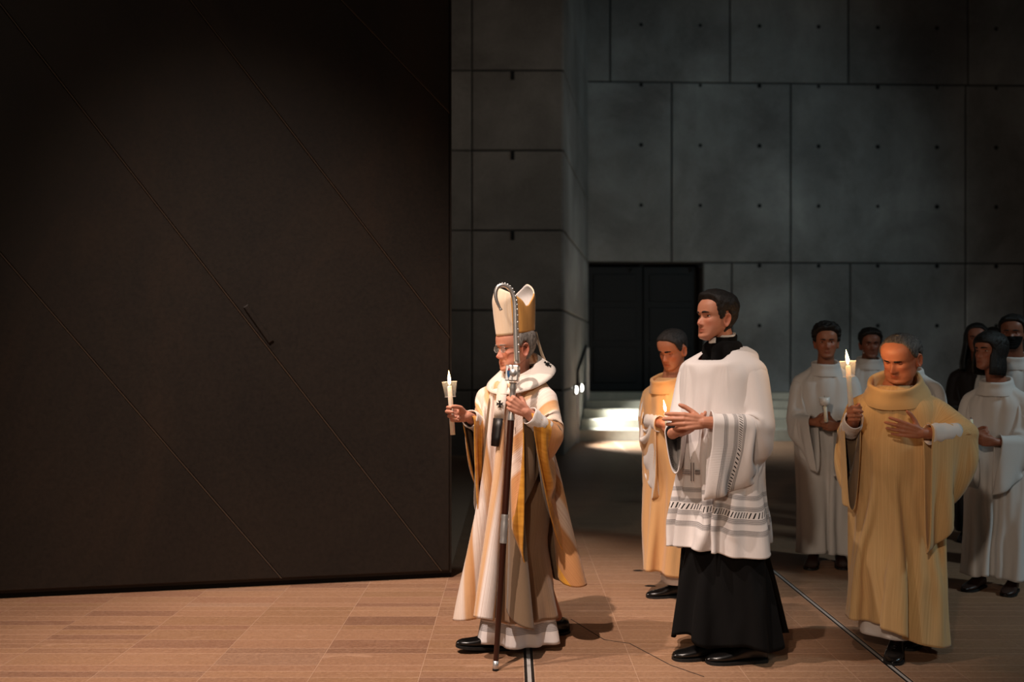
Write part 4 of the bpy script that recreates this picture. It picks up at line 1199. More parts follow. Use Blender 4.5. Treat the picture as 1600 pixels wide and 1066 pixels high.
def sleeves(p, mat=None, inner=None, sides=(-1, 1), name='sleeve', swap=False, **kw):
    out = {}
    for sd in sides:
        P, pin, caps = sleeve(p, sd, **kw)
        P2 = relax(P, caps, kw.get('steps', 60), 5, pin, bend=0.06)
        out[sd] = (cloth_ob(name, P2, mat or M['alb_white'], p.ob, uv=(uv_len(P2) * np.array([0.8, 1.0]))[..., ::-1 if swap else 1], thick=0.005, inner=inner), P2)
    return out

def skirt_caps(p, hem=.1, shift=(0, 0), r0=.125, r1=.185):
    """what the long under-robe takes up, for cloth lying over it"""
    f = p.fat
    return [(Vector((sd * .05, 0, .93 * p.k)), Vector((sd * .06 + shift[0], shift[1], hem)), r0 * f, r1 * f) for sd in (-1, 1)]
def forearm_sleeves(p, mat, start=.25, end=.9, r=.052):
    for sd in (-1, 1):
        S, E, W = p.arms[sd]; k = p.k; m, n = 9, 24; V = []
        d = (W - E).normalized(); a0 = d.orthogonal().normalized(); b0 = d.cross(a0)
        for j in range(m):
            u = j / (m - 1); c = E + (W - E) * (start + (end - start) * u); rr = (r * (1 - .10 * u) + .003 * math.sin(j * 2.4)) * k
            for i in range(n):
                t = 2 * math.pi * i / n; q = a0 * math.cos(t) + b0 * math.sin(t)
                V.append(c + q * rr * (1 + .05 * math.sin(3 * t + j * .8)) + Vector((0, 0, -.010 * u if q.z < 0 else 0)))
        o = meshob('alb_sleeve', V, grid_faces(m, n, True), mat, p.ob, uv=[(i % n * .01, i // n * .02) for i in range(m * n)])
        md = o.modifiers.new('t', 'SOLIDIFY'); md.thickness = .004; md.offset = 0

# ================================================================== the bishop
def build_bishop():
    p = Person(0.03, 5.1, 236, 1.64, 'elderly bishop in a cream mitre, glasses and peach and gold chasuble, walking with a staff', (206, 146, 122), 1.05, 0.0036)
    p.torso(0.04); p.caps.append((Vector((0, -.05, 1.35)), Vector((0, -.06, 1.2)), .085, .09))
    W = lambda x, y, z: p.l((x, y, z))
    fr_, re_ = W(-0.085, 4.98, 0), W(0.235, 5.27, 0)
    p.legs({-1: (fr_.x, fr_.y, 44, 0.008), 1: (re_.x, re_.y, 36, 0.0)})
    dirR = p.ld((-.92, -.18, .25))
    p.arm(1, W(-.12, 5.20, 1.085), W(-.222, 4.955, 1.172), p.ld((-.95, -.2, .12)), p.ld((-.15, -.95, .1)), ((50, 42, 20), (56, 52, 24), (64, 60, 30), (72, 62, 34)),
          thumb=((.55, .45, .65), (.8, .05, .6), (.9, -.1, .4)))
    p.arm(-1, W(.200, 4.85, 1.085), W(.068, 4.745, 1.205), p.ld((-.72, -.1, .42)), p.ld((-.1, 1, .1)), 'grip', thumb=((.5, .55, .65), (.7, .1, .75), (.6, -.25, .75)))
    p.head(W(.036, 5.075, 1.463), yaw=-26, pitch=7, roll=0, nose=1.12, jaw=1.08, sag=1.0, brow=1.2, lips=0.7, wide=1.03, Hh=.244)
    p.finish(blush=1.25, lipc=0.7)
    h = p.hd; h.hair(p.ob, M['hair_grey'], HL_RECEDE, 0.006, 0.009); h.eyes(p.ob, 8, 12, (0, -14), p.skin, M['hair_grey'], bt=0.0034)
    # glasses
    g = empty('glasses'); g.parent = p.ob
    k = h.k
    for sd in (-1, 1):
        c = Vector((sd * .033 * k, h.surf(sd * .02, .5 * h.H) + .016, .49 * h.H)); pts = [c + Vector((.023 * math.cos(a), -abs(.004 * math.cos(a)), .016 * math.sin(a))) for a in np.linspace(0, 2 * math.pi, 22)]
        V, F = tube_mesh(pts, .0010, 6); meshob('lens_rim', h.tf(V), F, M['silver'], g)
        V = [c] + pts[:-1]; F = [(0, i + 1, (i + 1) % 21 + 1) for i in range(21)]; meshob('lens', h.tf(V), F, M['lens'], g)
        xw = .077 * k
        V, F = tube_mesh([c + Vector((sd * .023, 0, .006)), Vector((sd * xw, .05, .51 * h.H)), Vector((sd * (xw + .006), -.005, .505 * h.H)), Vector((sd * (xw + .002), -.022, .45 * h.H))], .0015, 6)
        meshob('temple', h.tf(V), F, M['steel_dark'], g)
    V, F = tube_mesh([(-.011, h.surf(0, .5 * h.H) + .006, .495 * h.H), (0, h.surf(0, .5 * h.H) + .010, .505 * h.H), (.011, h.surf(0, .5 * h.H) + .006, .495 * h.H)], .0012, 6); meshob('bridge', h.tf(V), F, M['silver'], g)
    # skullcap and mitre
    V, F = lathe([(.092, .765 * h.H), (.088, .84 * h.H), (.062, .95 * h.H), (.002, 1.0 * h.H)], 28, .88, 1.06)
    meshob('skullcap', h.tf([Vector((x, y - .012, z - .004)) for x, y, z in V]), F, M['purple'], p.ob)
    nu, nv = 80, 22; V = []; mi = []
    for j in range(nv):
        v = j / (nv - 1)
        for i in range(nu):
            a = 2 * math.pi * i / nu; c, s_ = math.cos(a), math.sin(a)
            dv = math.acos(min(1, abs(c))) / (math.pi / 2); pk = max(0, 1 - math.hypot(dv, .10) / .93); Ht = .132 + .112 * pk ** (.55 if c > 0 else .8)
            z = v * Ht
            rx = .089 * (1 - .03 * v); ry = .108
            xs = rx * s_ * (1 + .14 * math.sin(min(v * Ht / .2, 1) * 1.9)); ys = ry * c * (1 + .10 * min(1, z / .16)) - (.055 * max(0, (z - .17) / .12) ** 1.5) * math.copysign(1, c)
            V.append(Vector((xs * (1 - .0 * v), ys - .012, .80 * h.H + z - .012 * c)))
    F = [f[::-1] for f in grid_faces(nv, nu, True)]
    for f in F:
        i = f[0] % nu; a = 2 * math.pi * i / nu; mi.append(0 if abs(math.cos(a)) > .70 else 1)
    Mh = h.M @ Matrix.Translation((0, 0, .8 * h.H)) @ rot('Z', 12) @ rot('X', 4) @ Matrix.Translation((0, 0, -.8 * h.H))
    uv = [(1.0 * (i % nu) / nu * .6, (i // nu) * .015) for i in range(len(V))]
    o = meshob('mitre', [Mh @ v for v in V], F, [M['mitre_cream'], M['mitre_gold'], M['white_linen']], p.ob, True, uv, mi)
    md = o.modifiers.new('thick', 'SOLIDIFY'); md.thickness = .006; md.offset = -1 ; md.material_offset = 2; md.material_offset_rim = 0
    for sd in (-1, 1):
        pts = [Mh @ Vector((sd * .03, -.122, .80 * h.H)), Mh @ Vector((sd * .032, -.134, .6 * h.H)), Mh @ Vector((sd * .035, -.155, .32 * h.H)), Mh @ Vector((sd * .04, -.172, .15 * h.H))]
        V, F = tube_mesh(pts, .009, 8, True, .18, (1, 0, 0)); meshob('lappet', V, F, M['mitre_cream'], p.ob)
    # alb with lace hem, chasuble
    al, PA = alb(p, M['lace_alb'], rings=[(0, (0, 0, .95), .125, .105), (.35, (-.01, .01, .68), .150, .135), (.78, (-.02, .02, .28), .195, .18), (1, (-.03, .03, .06), .275, .25)], caps=[c_ for c_ in p.caps[:-4] if c_[0].z < .9], hem=.06, from_waist=True, folds=7, amp=.05, seed=3, name='alb', shift=(-.03, .03), steps=25, nv=36)
    PU = PA.copy(); cx = PU.mean(1, keepdims=True); d_ = PU - cx; d_[..., 2] = 0; d_ /= np.linalg.norm(d_, axis=-1, keepdims=True) + 1e-9
    PU = PU + d_ * .018; keep = PU[..., 2].mean(1) > .155; PU = PU[keep]
    cloth_ob('under_vestment', PU, M['under_brown'], p.ob, uv=uv_len(PU) * np.array([1.5, 1.0]), thick=.004)
    P, uv = poncho(p, wx=.685, lf=1.255, lb=1.19, power=6.5, tilt=.045, neck=(.088, .098), neck_z=1.46, pinw=.03, extra=skirt_caps(p, .08, (-.03, .03), .125, .165))
    cloth_ob('chasuble', P, M['chasuble'], p.ob, uv=uv, thick=.005, inner=M['lining_brown'])
    forearm_sleeves(p, M['white_linen'], r=.046)
    # pallium: woollen band round the shoulders, front strip ending in a black silk tip, small black crosses
    cc = W(.045, 5.10, 1.352)
    n = 56; V = []
    def ring(a, off):
        """collar band lying on the shoulders"""
        rx, ry = .088 + off, .094 + off * .95
        return Vector((cc.x + rx * math.sin(a), cc.y + ry * math.cos(a) - .004, cc.z + .058 - off * .78 - (.062 + .18 * off) * math.cos(a)))
    for off in (-.004, .0, .02, .045, .07, .088):
        for i in range(n): V.append(ring(2 * math.pi * i / n, off) + Vector((0, 0, .016)))
    o = meshob('pallium', V, grid_faces(6, n, True), M['white_wool'], p.ob, uv=[(i * .01, 0) for i in range(len(V))])
    md = o.modifiers.new('thick', 'SOLIDIFY'); md.thickness = .006; md.offset = 0
    def strip(name, pix, w, mat, parent):
        pts = []
        for x, y in pix:
            q, nn, du = on_cloth(P, p, x, y); nn = p.ld((-.45, -.88, .1)); pts.append((q + nn * .016, nn))
        V = []; 
        for i, (q, nn) in enumerate(pts):
            t = (pts[min(i + 1, len(pts) - 1)][0] - pts[max(i - 1, 0)][0]).normalized(); sd_ = t.cross(nn).normalized()
            w_ = w if not hasattr(w, '__len__') else w[i]
            V += [q - sd_ * w_, q + nn * .002, q + sd_ * w_]
        F = grid_faces(len(pts), 3, False)
        o = meshob(name, V, F, mat, parent, uv=[(i * .01, 0) for i in range(len(V))]); md = o.modifiers.new('thick', 'SOLIDIFY'); md.thickness = .006; md.offset = 0; return o
    strip('pallium_pendant', [(786, 592), (786, 605), (784, 625), (782, 642), (781, 657)], .028, M['white_wool'], p.ob)
    strip('black_pendant_tip', [(781, 655), (779, 668), (777, 682), (775, 694), (774, 699)], (.026, .025, .024, .021, .010), M['black_silk'], p.ob)
    def cross(c, nn, up, r, parent):
        sd_ = up.cross(nn).normalized(); mb = MB()
        for ang in range(4):
            d = up * math.cos(ang * math.pi / 2) + sd_ * math.sin(ang * math.pi / 2); e = nn.cross(d)
            V = [c + e * r * .12, c - e * r * .12, c + d * r - e * r * .42, c + d * r * .8, c + d * r + e * r * .42]
            mb.add([v + nn * .003 for v in V] + [v for v in V], [(0, 1, 2, 3), (0, 3, 4), (5, 8, 7, 6), (5, 9, 8), (1, 0, 5, 6), (2, 1, 6, 7), (3, 2, 7, 8), (4, 3, 8, 9), (0, 4, 9, 5)])
        mb.build('pallium_cross', M['black_silk'], parent, False)
    q, nn, du = on_cloth(P, p, 782, 630); nn = p.ld((-.45, -.88, .1)); cross(q + nn * .024, nn, Vector((0, 0, 1)), .019, p.ob)
    for a in (math.radians(8), math.radians(-118)):
        c = ring(a, .045) + Vector((0, 0, .02)); nn = (ring(a, .06) - ring(a, 0)).cross(ring(a + .1, .03) - ring(a - .1, .03)).normalized(); nn = nn if nn.z > 0 else -nn
        cross(c + nn * .002, nn, (ring(a, 0) - ring(a, .06)).normalized(), .022, p.ob)
    shoes(p, M['leather'], {-1: 6, 1: -4})
    # the staff: a thing of its own
    bot = px(774, 1051, 2272 / (1048 - 560)); bot.z = 0.0; hand_p = Vector((.002, 4.757, 1.272))
    ax = (hand_p - bot).normalized(); L = lambda z: (z - bot.z) / ax.z
    root = empty('crozier', bot); root.rotation_euler = ax.to_track_quat('Z', 'Y').to_euler(); tag(root, 'tall crozier with a dark wooden shaft and silver crook held by the bishop', 'staff')
    RM = root.rotation_euler.to_matrix()
    V, F = lathe([(.0001, 0), (.0135, .0), (.0135, .045), (.0001, .045)], 16); meshob('ferrule', V, F, M['silver'], root)
    V, F = lathe([(.0001, .002), (.0142, .0), (.0142, .008), (.013, .009)], 16); meshob('rubber_tip', V, F, M['sole'], root)
    V, F = lathe([(.0125, .04), (.0155, .55), (.0165, 1.19)], 16); meshob('shaft', V, F, M['dark_wood'], root)
    V, F = lathe([(.0175, .59), (.0185, .60), (.0165, .612), (.0185, .63), (.0185, .685), (.0165, .70), (.0185, .715), (.0175, .725)], 18); meshob('joint_ring', V, F, M['silver'], root)
    V, F = lathe([(.0178, 1.17), (.0185, 1.18), (.015, 1.21), (.014, 1.28), (.015, 1.315), (.020, 1.325), (.016, 1.34), (.021, 1.352)], 18); meshob('silver_grip', V, F, M['silver'], root)
    kn = MB(); kn.box((0, 0, 1.395), (.050, .050, .078), .5)
    kno = kn.build('knop', M['silver'], root, False); md = kno.modifiers.new('bev', 'BEVEL'); md.width = .006; md.segments = 2
    for q in range(4):
        a = .5 + q * math.pi / 2; d = Vector((math.cos(a), math.sin(a), 0))
        V, F = lathe([(.0001, .006), (.016, .003), (.019, 0)], 18); Q3 = d.to_track_quat('Z', 'Y').to_matrix()
        c = Vector((0, 0, 1.395)) + d * .025
        meshob('knop_medallion', [Q3 @ Vector(v) + c for v in V], F, M['silver'], root)
    # enamel plate with a crest, towards the walking direction and the camera
    cam_dir = (RM.inverted() @ Vector((-.55, -1, 0))).normalized(); cam_dir.z = 0; cam_dir.normalize()
    t_ = Vector((-cam_dir.y, cam_dir.x, 0)); c = Vector((0, 0, 1.395)) + cam_dir * .040 - t_ * 0.012
    def plate(name, pts, dep, mat, off):
        m = len(pts); V = [c + t_ * x + Vector((0, 0, z)) + cam_dir * (off + d) for d in (0, dep) for x, z in pts]
        return meshob(name, V, [tuple(range(m - 1, -1, -1)), tuple(range(m, 2 * m))] + [(i, (i + 1) % m, m + (i + 1) % m, m + i) for i in range(m)], mat, root, False)
    plate('crest_frame', [(-.020, -.038), (.020, -.038), (.020, .038), (-.020, .038)], .004, M['silver'], -.018)
    plate('crest_plate', [(-.016, -.034), (.016, -.034), (.016, .034), (-.016, .034)], .003, M['enamel'], -.0145)
    plate('crest_shield', [(0, -.028), (.006, -.016), (.0095, -.002), (.0095, .010), (-.0095, .010), (-.0095, -.002), (-.006, -.016)], .0015, M['crest_blue'], -.0115)
    plate('crest_hat', [(-.007, .011), (.007, .011), (.004, .016), (.0045, .021), (0, .026), (-.0045, .021), (-.004, .016)], .0015, M['crest_red'], -.0115)
    # crook: rises from the knop and curls forward (towards the left of the frame)
    ctr = [(808, 568), (807, 540), (806, 510), (805.5, 485), (804, 468), (799, 454), (791, 447), (783, 446), (777, 450), (774.5, 458), (775.5, 468), (779, 477), (783, 485)]
    dd = 4.765; RI = RM.inverted()
    pts = [RI @ (px(x, y, dd - (808 - x) * .0006) - bot) for x, y in ctr]
    tt = np.linspace(0, 1, 60); cp = interp(tt, np.linspace(0, 1, len(pts)), np.array([list(v) for v in pts]))
    rad = np.interp(tt, [0, .45, .8, .97, 1], [.0145, .0115, .0085, .006, .009])
    MB().tube(cp, list(rad), 12).build('crook', M['silver'], root)
    hm = MB()
    for i in range(3, 57, 2):
        c_ = Vector(cp[i]); t3 = Vector(cp[i + 1] - cp[i - 1]).normalized(); sd3 = t3.cross(Vector((0, 1, 0))).normalized()
        out = sd3 if True else -sd3
        V, F = ellipsoid(c_ + out * rad[i] * .9, (rad[i] * .42,) * 3, 8, 5); hm.add(V, F)
    hm.build('crook_beading', M['silver'], root)['kind'] = 'stuff'
    candle(px(707.5, 680, 4.935), px(702.5, 603, 4.935), 'lit white candle in a clear cup held out by the bishop', power=.9)
    return p

M['under_brown'] = mat_cloth('brown_striped_silk', rgb(150, 122, 96), rgb(104, 80, 60), stripes=.6)
M['lens'] = NT('glass_lens').set(Base_Color=(.95, .97, 1), Roughness=.02, Alpha=.12).m

# ================================================================== the man in the surplice
def build_server():
    p = Person(1.03, 4.95, 221, 1.82, 'dark-haired man in a white lace surplice over a black cassock with hands joined', (196, 136, 108), 1.0, 0.0036)
    p.torso(0.0); W = lambda x, y, z: p.l((x, y, z))
    a, b = W(px(1118, 1020, 4.86).x, 4.86, 0), W(px(1172, 1028, 4.80).x, 4.79, 0)
    p.legs({1: (a.x, a.y, 30, 0), -1: (b.x, b.y, 34, 0)})
    p.arm(-1, W(1.19, 4.73, 1.135), px_l(p, 1100, 660, 4.69), p.ld((-1, -.02, .05)), p.ld((.05, 1, -.15)), ((14, 18, 12), (18, 20, 12), (24, 22, 12), (28, 26, 14)), spread=(.05, .0, -.03, -.07),
          thumb=((.66, .66, .3), (.82, .52, .15), (.92, .34, .10)))
    p.arm(1, W(.845, 5.02, 1.13), px_l(p, 1051, 678, 4.79), p.ld((.93, -.2, .25)), p.ld((-.2, .35, 1)), 'clasp')
    p.head(px_l(p, 1122, 513, 4.94), yaw=-16, pitch=-3, nose=1.0, jaw=1.02, brow=1.1)
    p.finish(stubble=.28)
    h = p.hd; h.hair(p.ob, M['hair_black'], [.84, .835, .80, .73, .46, .44, .62, .34, .20, .13, .12], .024, .010, .004, quiff=.006); h.eyes(p.ob, 22, 16, (4, 2), p.skin, M['hair_black'], bt=.0048)
    # cassock with standing collar and white tab
    def train(P):
        nv, nu = P.shape[:2]; a = np.linspace(0, 2 * np.pi, nu, endpoint=False)
        back = np.clip(-np.cos(a - .5), 0, 1) ** 2; v = np.linspace(0, 1, nv)[:, None]
        P = P.copy(); w = np.clip((v - .6) / .4, 0, 1) ** 1.6
        P[..., 1] -= w * back[None] * .13; P[..., 0] -= w * back[None] * .06; P[..., 2] += w * (.02 * np.sin(5 * a))[None] + w * .04 * back[None]; return P
    k = p.k
    alb(p, M['black_wool'], hem=.12, folds=6, amp=.05, seed=5, name='cassock', lower=train, steps=25, caps=[c_ for c_ in p.caps[:-4] if c_[0].z < .9 * k],
        rings=[(0, (0, -.03 * k, 1.485 * k), .072 * k, .074 * k), (.05, (0, -.025 * k, 1.455 * k), .115 * k, .105 * k), (.1, (0, -.015 * k, 1.41 * k), .170 * k, .128 * k), (.2, (0, 0, 1.28 * k), .168 * k, .130 * k),
               (.36, (0, 0, 1.06 * k), .160 * k, .125 * k), (.58, (0, -.005, .74 * k), .185 * k, .165 * k), (1, (0, -.05, .12), .305, .285)])
    c = p.neck[0]; cowl('cassock_collar', p.ob, (c.x, c.y + .010, c.z + .018), .0665, .070, .046, M['black_wool'], pitch=-6, flare=.010, roll_w=.006)
    mb = MB(); V = []
    for z in (.03, .072):
        for q in range(7):
            t = R(-16 + 32 * q / 6); V.append((c.x + .076 * math.sin(t), c.y + .014 + .0795 * math.cos(t), c.z + z - .018))
    o = meshob('clerical_collar_tab', V, grid_faces(2, 7, False), M['enamel'], p.ob); md = o.modifiers.new('t', 'SOLIDIFY'); md.thickness = .003
    cowl('clerical_collar', p.ob, (c.x, c.y + .012, c.z + .051), .063, .066, .022, M['enamel'], pitch=-6, flare=.002, roll_w=.003)
    # surplice with a square neck
    k = p.k; nu, nv = 96, 56; a = np.linspace(0, 2 * np.pi, nu, endpoint=False); s_, c_ = np.sin(a), np.cos(a)
    def sq(pw): return np.sign(s_) * np.abs(s_) ** (2 / pw), np.sign(c_) * np.abs(c_) ** (2 / pw)
    rows = [(0, .078, .100, 1.460, 9, .066), (.045, .130, .128, 1.434, 6, .055), (.09, .185, .148, 1.392, 3.2, .035), (.2, .212, .172, 1.24, 2.6, 0), (.38, .228, .195, 1.02, 2.3, 0), (1, .272, .245, .578 / k, 2.2, 0)]
    tt = np.linspace(0, 1, nv); vals = interp(tt, [r[0] for r in rows], np.array([r[1:] for r in rows]))
    P = np.zeros((nv, nu, 3)); rr = random.Random(4); ph = [rr.uniform(0, 6.28) for _ in range(4)]
    pl = np.cos(a * 14 + ph[0]) * .8 + np.cos(a * 9 + ph[1]) * .4; pl = np.clip(np.sign(pl) * np.abs(pl) ** .7, -1, 1)
    for j in range(nv):
        rx, ry, z, pw, dip = vals[j]; S_, C_ = sq(pw); m = 1 + .085 * np.clip((tt[j] - .12) / .7, 0, 1) ** 1.1 * pl
        P[j, :, 0] = rx * k * S_ * m; P[j, :, 1] = ry * k * C_ * m - .025 * k * max(0, 1 - tt[j] * 5); P[j, :, 2] = z * k - dip * np.clip(C_, 0, 1) * k * (1 - .0 * tt[j])
    pin = np.zeros((nv, nu), bool); pin[:4] = True
    grow = [(a_, b_, ra + (.022 if a_.z < 1.38 * k else .004), rb + (.022 if a_.z < 1.38 * k else .004)) for a_, b_, ra, rb in p.caps[:-4]]
    P = relax(P, grow + [(Vector((sd * .05, -.01, 1.0)), Vector((sd * .06, -.03, .4)), .115, .155) for sd in (-1, 1)], 40, 5, pin, bend=.08)
    rad = P.copy(); rad[..., 2] = 0; rad /= np.linalg.norm(rad, axis=-1, keepdims=True) + 1e-9
    P = P + rad * (.034 * np.clip((tt - .38) / .45, 0, 1)[:, None] * (.5 + .5 * pl[None]))[..., None]
    cloth_ob('surplice', P, M['lace_hem'], p.ob, uv=uv_len(P) * np.array([1.5, 1]), thick=.004)
    # yoke seam
    sl = sleeves(p, M['lace_sleeve'], sides=(-1,), r0=.062, r1=.13, r_el=.112, drop=.55, cuff=.0, steps=55, cuff_tilt=.35, nu=52, nv=40)
    sleeves(p, M['lace_sleeve'], sides=(1,), r0=.062, r1=.072, r_el=.09, drop=.25, cuff=-.02, steps=55, cuff_tilt=.1, nu=52, nv=40)
    for sd in (1,):
        S, E, Wr = p.arms[sd]; V, F = capsule_chain([Wr + (E - Wr) * .7, Wr + (E - Wr) * .12], [.045, .038], 14); meshob('cassock_cuff', V, F, M['black_wool'], p.ob)
    q, nn, du = on_cloth(P, p, 1084, 735); nn = p.ld((-.35, -.93, 0)); q = q + nn * .016; up = Vector((0, 0, 1)); sd_ = up.cross(nn).normalized(); up = nn.cross(sd_)
    mb = MB()
    def bar(x0, x1, z0, z1):
        V = [q + sd_ * x + up * z + nn * d for d in (.004, .008) for x, z in ((x0, z0), (x1, z0), (x1, z1), (x0, z1))]
        mb.add(V, [(3, 2, 1, 0), (4, 5, 6, 7), (0, 1, 5, 4), (1, 2, 6, 5), (2, 3, 7, 6), (3, 0, 4, 7)])
    for z in (-.010, -.002, .006): bar(-.048, -.012, z, z + .004); bar(.012, .048, z, z + .004)
    for x in (-.008, .004): bar(x, x + .004, -.045, .045)
    mb.build('embroidered_cross', M['thread'], p.ob, False)
    shoes(p, M['leather'])
    return p
M['thread'] = plain('grey_thread', rgb(120, 116, 118), .8)
def px_l(p, x, y, d): return p.inv @ px(x, y, d)

# ================================================================== the deacon in gold on the right
def build_deacon():
    p = Person(1.93, 5.0, 240, 1.58, 'stout balding man in a wide golden vestment looking down, one hand on his chest', (190, 124, 92), 1.22, 0.0038)
    p.torso(0.03); W = lambda x, y, z: p.l((x, y, z))
    a, b = W(px(1405, 1030, 4.86).x, 4.90, 0), W(2.08, 5.12, 0)
    p.legs({1: (a.x, a.y, -4, 0), -1: (b.x, b.y, 6, 0)})
    t = (0.05, 0, 1)
    p.arm(1, W(1.70, 5.04, 1.07), W(1.663, 4.825, 1.185), p.ld((-.62, -.75, .12)), p.ld((.8, -.6, .05)), 'wrap', thumb=((.6, .5, .5), (.85, .1, .5), (.9, -.1, .4)))
    p.arm(-1, W(2.19, 4.79, 1.10), px_l(p, 1440, 677, 4.705), p.ld((-.98, -.02, .22)), p.ld((.02, 1, .05)), ((10, 12, 8), (12, 14, 8), (16, 16, 10), (22, 20, 12)), spread=(.16, .03, -.08, -.2),
          thumb=((.5, .8, .15), (.7, .7, .1), (.85, .5, .1)))
    p.head(px_l(p, 1413, 571, 4.94), yaw=-20, pitch=24, roll=-4, nose=1.3, jaw=1.34, sag=1.1, wide=1.13, brow=1.4, Hh=.234)
    p.finish(stubble=.25, blush=.8)
    h = p.hd; h.hair(p.ob, M['hair_dark_grey'], [.90, .885, .86, .78, .60, .52, .60, .38, .24, .20, .20], .0035, .009, .0012); h.eyes(p.ob, -20, 24, (0, -25), p.skin, M['hair_black'], bt=.0045, bz=.562)
    alb(p, M['white_linen'], hem=.10, from_waist=True, flare=.80, wid=.86, folds=6, amp=.05, seed=8, shift=(.02, .03), steps=25, nv=36)
    def slope(P):
        P = P.copy(); v = np.linspace(0, 1, P.shape[0])[:, None]; w = np.clip((v - .5) / .5, 0, 1) ** 1.5
        P[..., 2] += w * (P[..., 0] * .16 + np.where(P[..., 1] < 0, -.02, 0)); return P
    alb(p, M['gold_linen'], hem=.205, folds=5, amp=.05, seed=31, name='dalmatic', steps=40, nu=88, nv=52, flare=1.12, lower=slope, neck_r=.085, post=.03)
    sleeves(p, M['gold_linen'], inner=M['gold_linen'], sides=(-1,), r0=.085, r1=.16, r_el=.128, drop=1.5, cuff=-.01, steps=70, nu=56, nv=40, cuff_tilt=.35, name='dalmatic_sleeve', swap=True)
    sleeves(p, M['gold_linen'], inner=M['lining_brown'], sides=(1,), r0=.085, r1=.125, r_el=.105, drop=1.25, cuff=-.03, steps=70, nu=56, nv=40, cuff_tilt=.2, name='dalmatic_sleeve', swap=True)
    c = p.neck[0]; cowl('cowl_collar', p.ob, (c.x, c.y + .03, c.z - .012), .118, .122, .066, M['gold_linen'], pitch=-26, flare=.045, roll_w=.018)
    forearm_sleeves(p, M['white_linen'], end=.85)
    shoes(p, M['leather'])
    candle(px(1331, 652, 4.755), px(1325, 571, 4.755), 'lit white candle in a clear cup held by the man in golden vestment', power=2.4)
    return p


# ================================================================== the second deacon, half hidden behind the surplice
def build_deacon_behind():
    p = Person(1.0, 6.15, 218, 1.60, 'short-haired man in a tan vestment bowing his head behind the man in surplice', (196, 130, 98), 1.08, 0.005)
    p.torso(0.05); W = lambda x, y, z: p.l((x, y, z))
    a, b = W(px(1058, 932, 6.1).x, 6.1, 0), W(1.12, 6.2, 0)
    p.legs({1: (a.x, a.y, 30, 0), -1: (b.x, b.y, 20, 0)})
    p.arm(1, W(.84, 6.22, 1.08), W(.905, 5.98, 1.065), p.ld((.62, -.45, -.55)), p.ld((.5, .8, .1)), 'wrap')
    p.arm(-1, W(1.22, 5.95, 1.07), W(1.08, 5.86, 1.14), p.ld((-.9, -.2, .2)), p.ld((-.1, 1, 0)), 'wrap')
    p.head(px_l(p, 1056, 556, 6.12), yaw=6, pitch=24, roll=-3, nose=1.1, brow=1.25, jaw=1.1)
    p.finish(stubble=.3)
    h = p.hd; h.hair(p.ob, M['hair_salt'], HL_FULL, .008, .006, .001); h.eyes(p.ob, -14, 18, (0, -25), p.skin, M['hair_black'], bt=.005)
    alb(p, M['white_linen'], hem=.09, from_waist=True, flare=.62, wid=.85, folds=6, amp=.04, seed=12, steps=20, nv=30)
    alb(p, M['tan_linen'], hem=.20, folds=6, amp=.06, seed=14, name='dalmatic', steps=30, nu=72, nv=40, flare=.88, wid=1.0)
    sleeves(p, M['tan_linen'], inner=M['white_linen'], r0=.068, r1=.15, r_el=.115, drop=1.15, cuff=-.02, steps=60, nu=44, nv=32, cuff_tilt=.3, name='dalmatic_sleeve')
    c = p.neck[0]; cowl('cowl_collar', p.ob, (c.x, c.y + .03, c.z - .02), .098, .102, .055, M['tan_linen'], pitch=-20, flare=.03)
    forearm_sleeves(p, M['white_linen'], end=.85); shoes(p)
    candle(px(1046, 690, 5.86), px(1040, 645, 5.86), 'lit white candle glowing beside the elbow of the man in surplice', cup=0, power=1.1)
    return p

# ================================================================== acolytes in white albs and the people behind them
def acolyte(x, y, az, H, label, head, skin, hair, hl, hands=None, fat=1.0, voxel=.0065, group=None, head_kw=None, hair_kw=None, look=(0, 0), seed=1, mat=None, feet=((.1, .02), (-.1, .02)), smat=None, eye=(14, 14), robe_kw=None, name='alb', long=None, collar=True, shoe=None, nomasc=False):
    p = Person(x, y, az, H, label, skin, fat, voxel, group); k = p.k
    p.torso(0.0)
    p.legs({1: (feet[0][0], feet[0][1], 6, 0), -1: (feet[1][0], feet[1][1], -6, 0)})
    hz, hy = hands or (1.06, .30)
    p.arm(1, (.225 * k, .03, 1.06 * k), (.075 * k, hy * k - .05, hz * k), (-.75, .55, .12), (-.45, -.8, .2), 'wrap', thumb=((.6, .5, .5), (.8, .2, .5), (.9, -.1, .4)))
    p.arm(-1, (-.225 * k, .03, 1.06 * k), (-.085 * k, hy * k - .035, hz * k - .025), (.75, .62, .1), (.45, -.8, .2), 'wrap', thumb=((.6, .5, .5), (.8, .2, .5), (.9, -.1, .4)))
    p.head(p.inv @ head, **(head_kw or {}))
    p.finish(stubble=0 if nomasc else .2)
    h = p.hd; h.hair(p.ob, hair, hl, **(hair_kw or dict(top=.03, sides=.010, lump=.010)))
    h.eyes(p.ob, eye[0], eye[1], look, p.skin, M['hair_black'])
    m = mat or M['alb_white']
    al, P = alb(p, m, hem=.13, folds=9, amp=.15, seed=seed, name=name, steps=45, nu=72, nv=40, **(robe_kw or {}))
    sl = sleeves(p, m, inner=m, r0=.068, r1=.125, r_el=.105, drop=1.0, cuff=.0, steps=50, nu=40, nv=30, cuff_tilt=.25, name='alb_sleeve' if name == 'alb' else 'coat_sleeve')
    c = p.neck[0]
    if collar: cowl('cowl_collar', p.ob, (c.x, c.y + .02, c.z - .015), .088, .094, .06, m, pitch=-12, flare=.032)
    shoes(p, shoe or M['leather_brown'], low=True)
    return p
ALB_GROUP = 'acolytes in white albs'
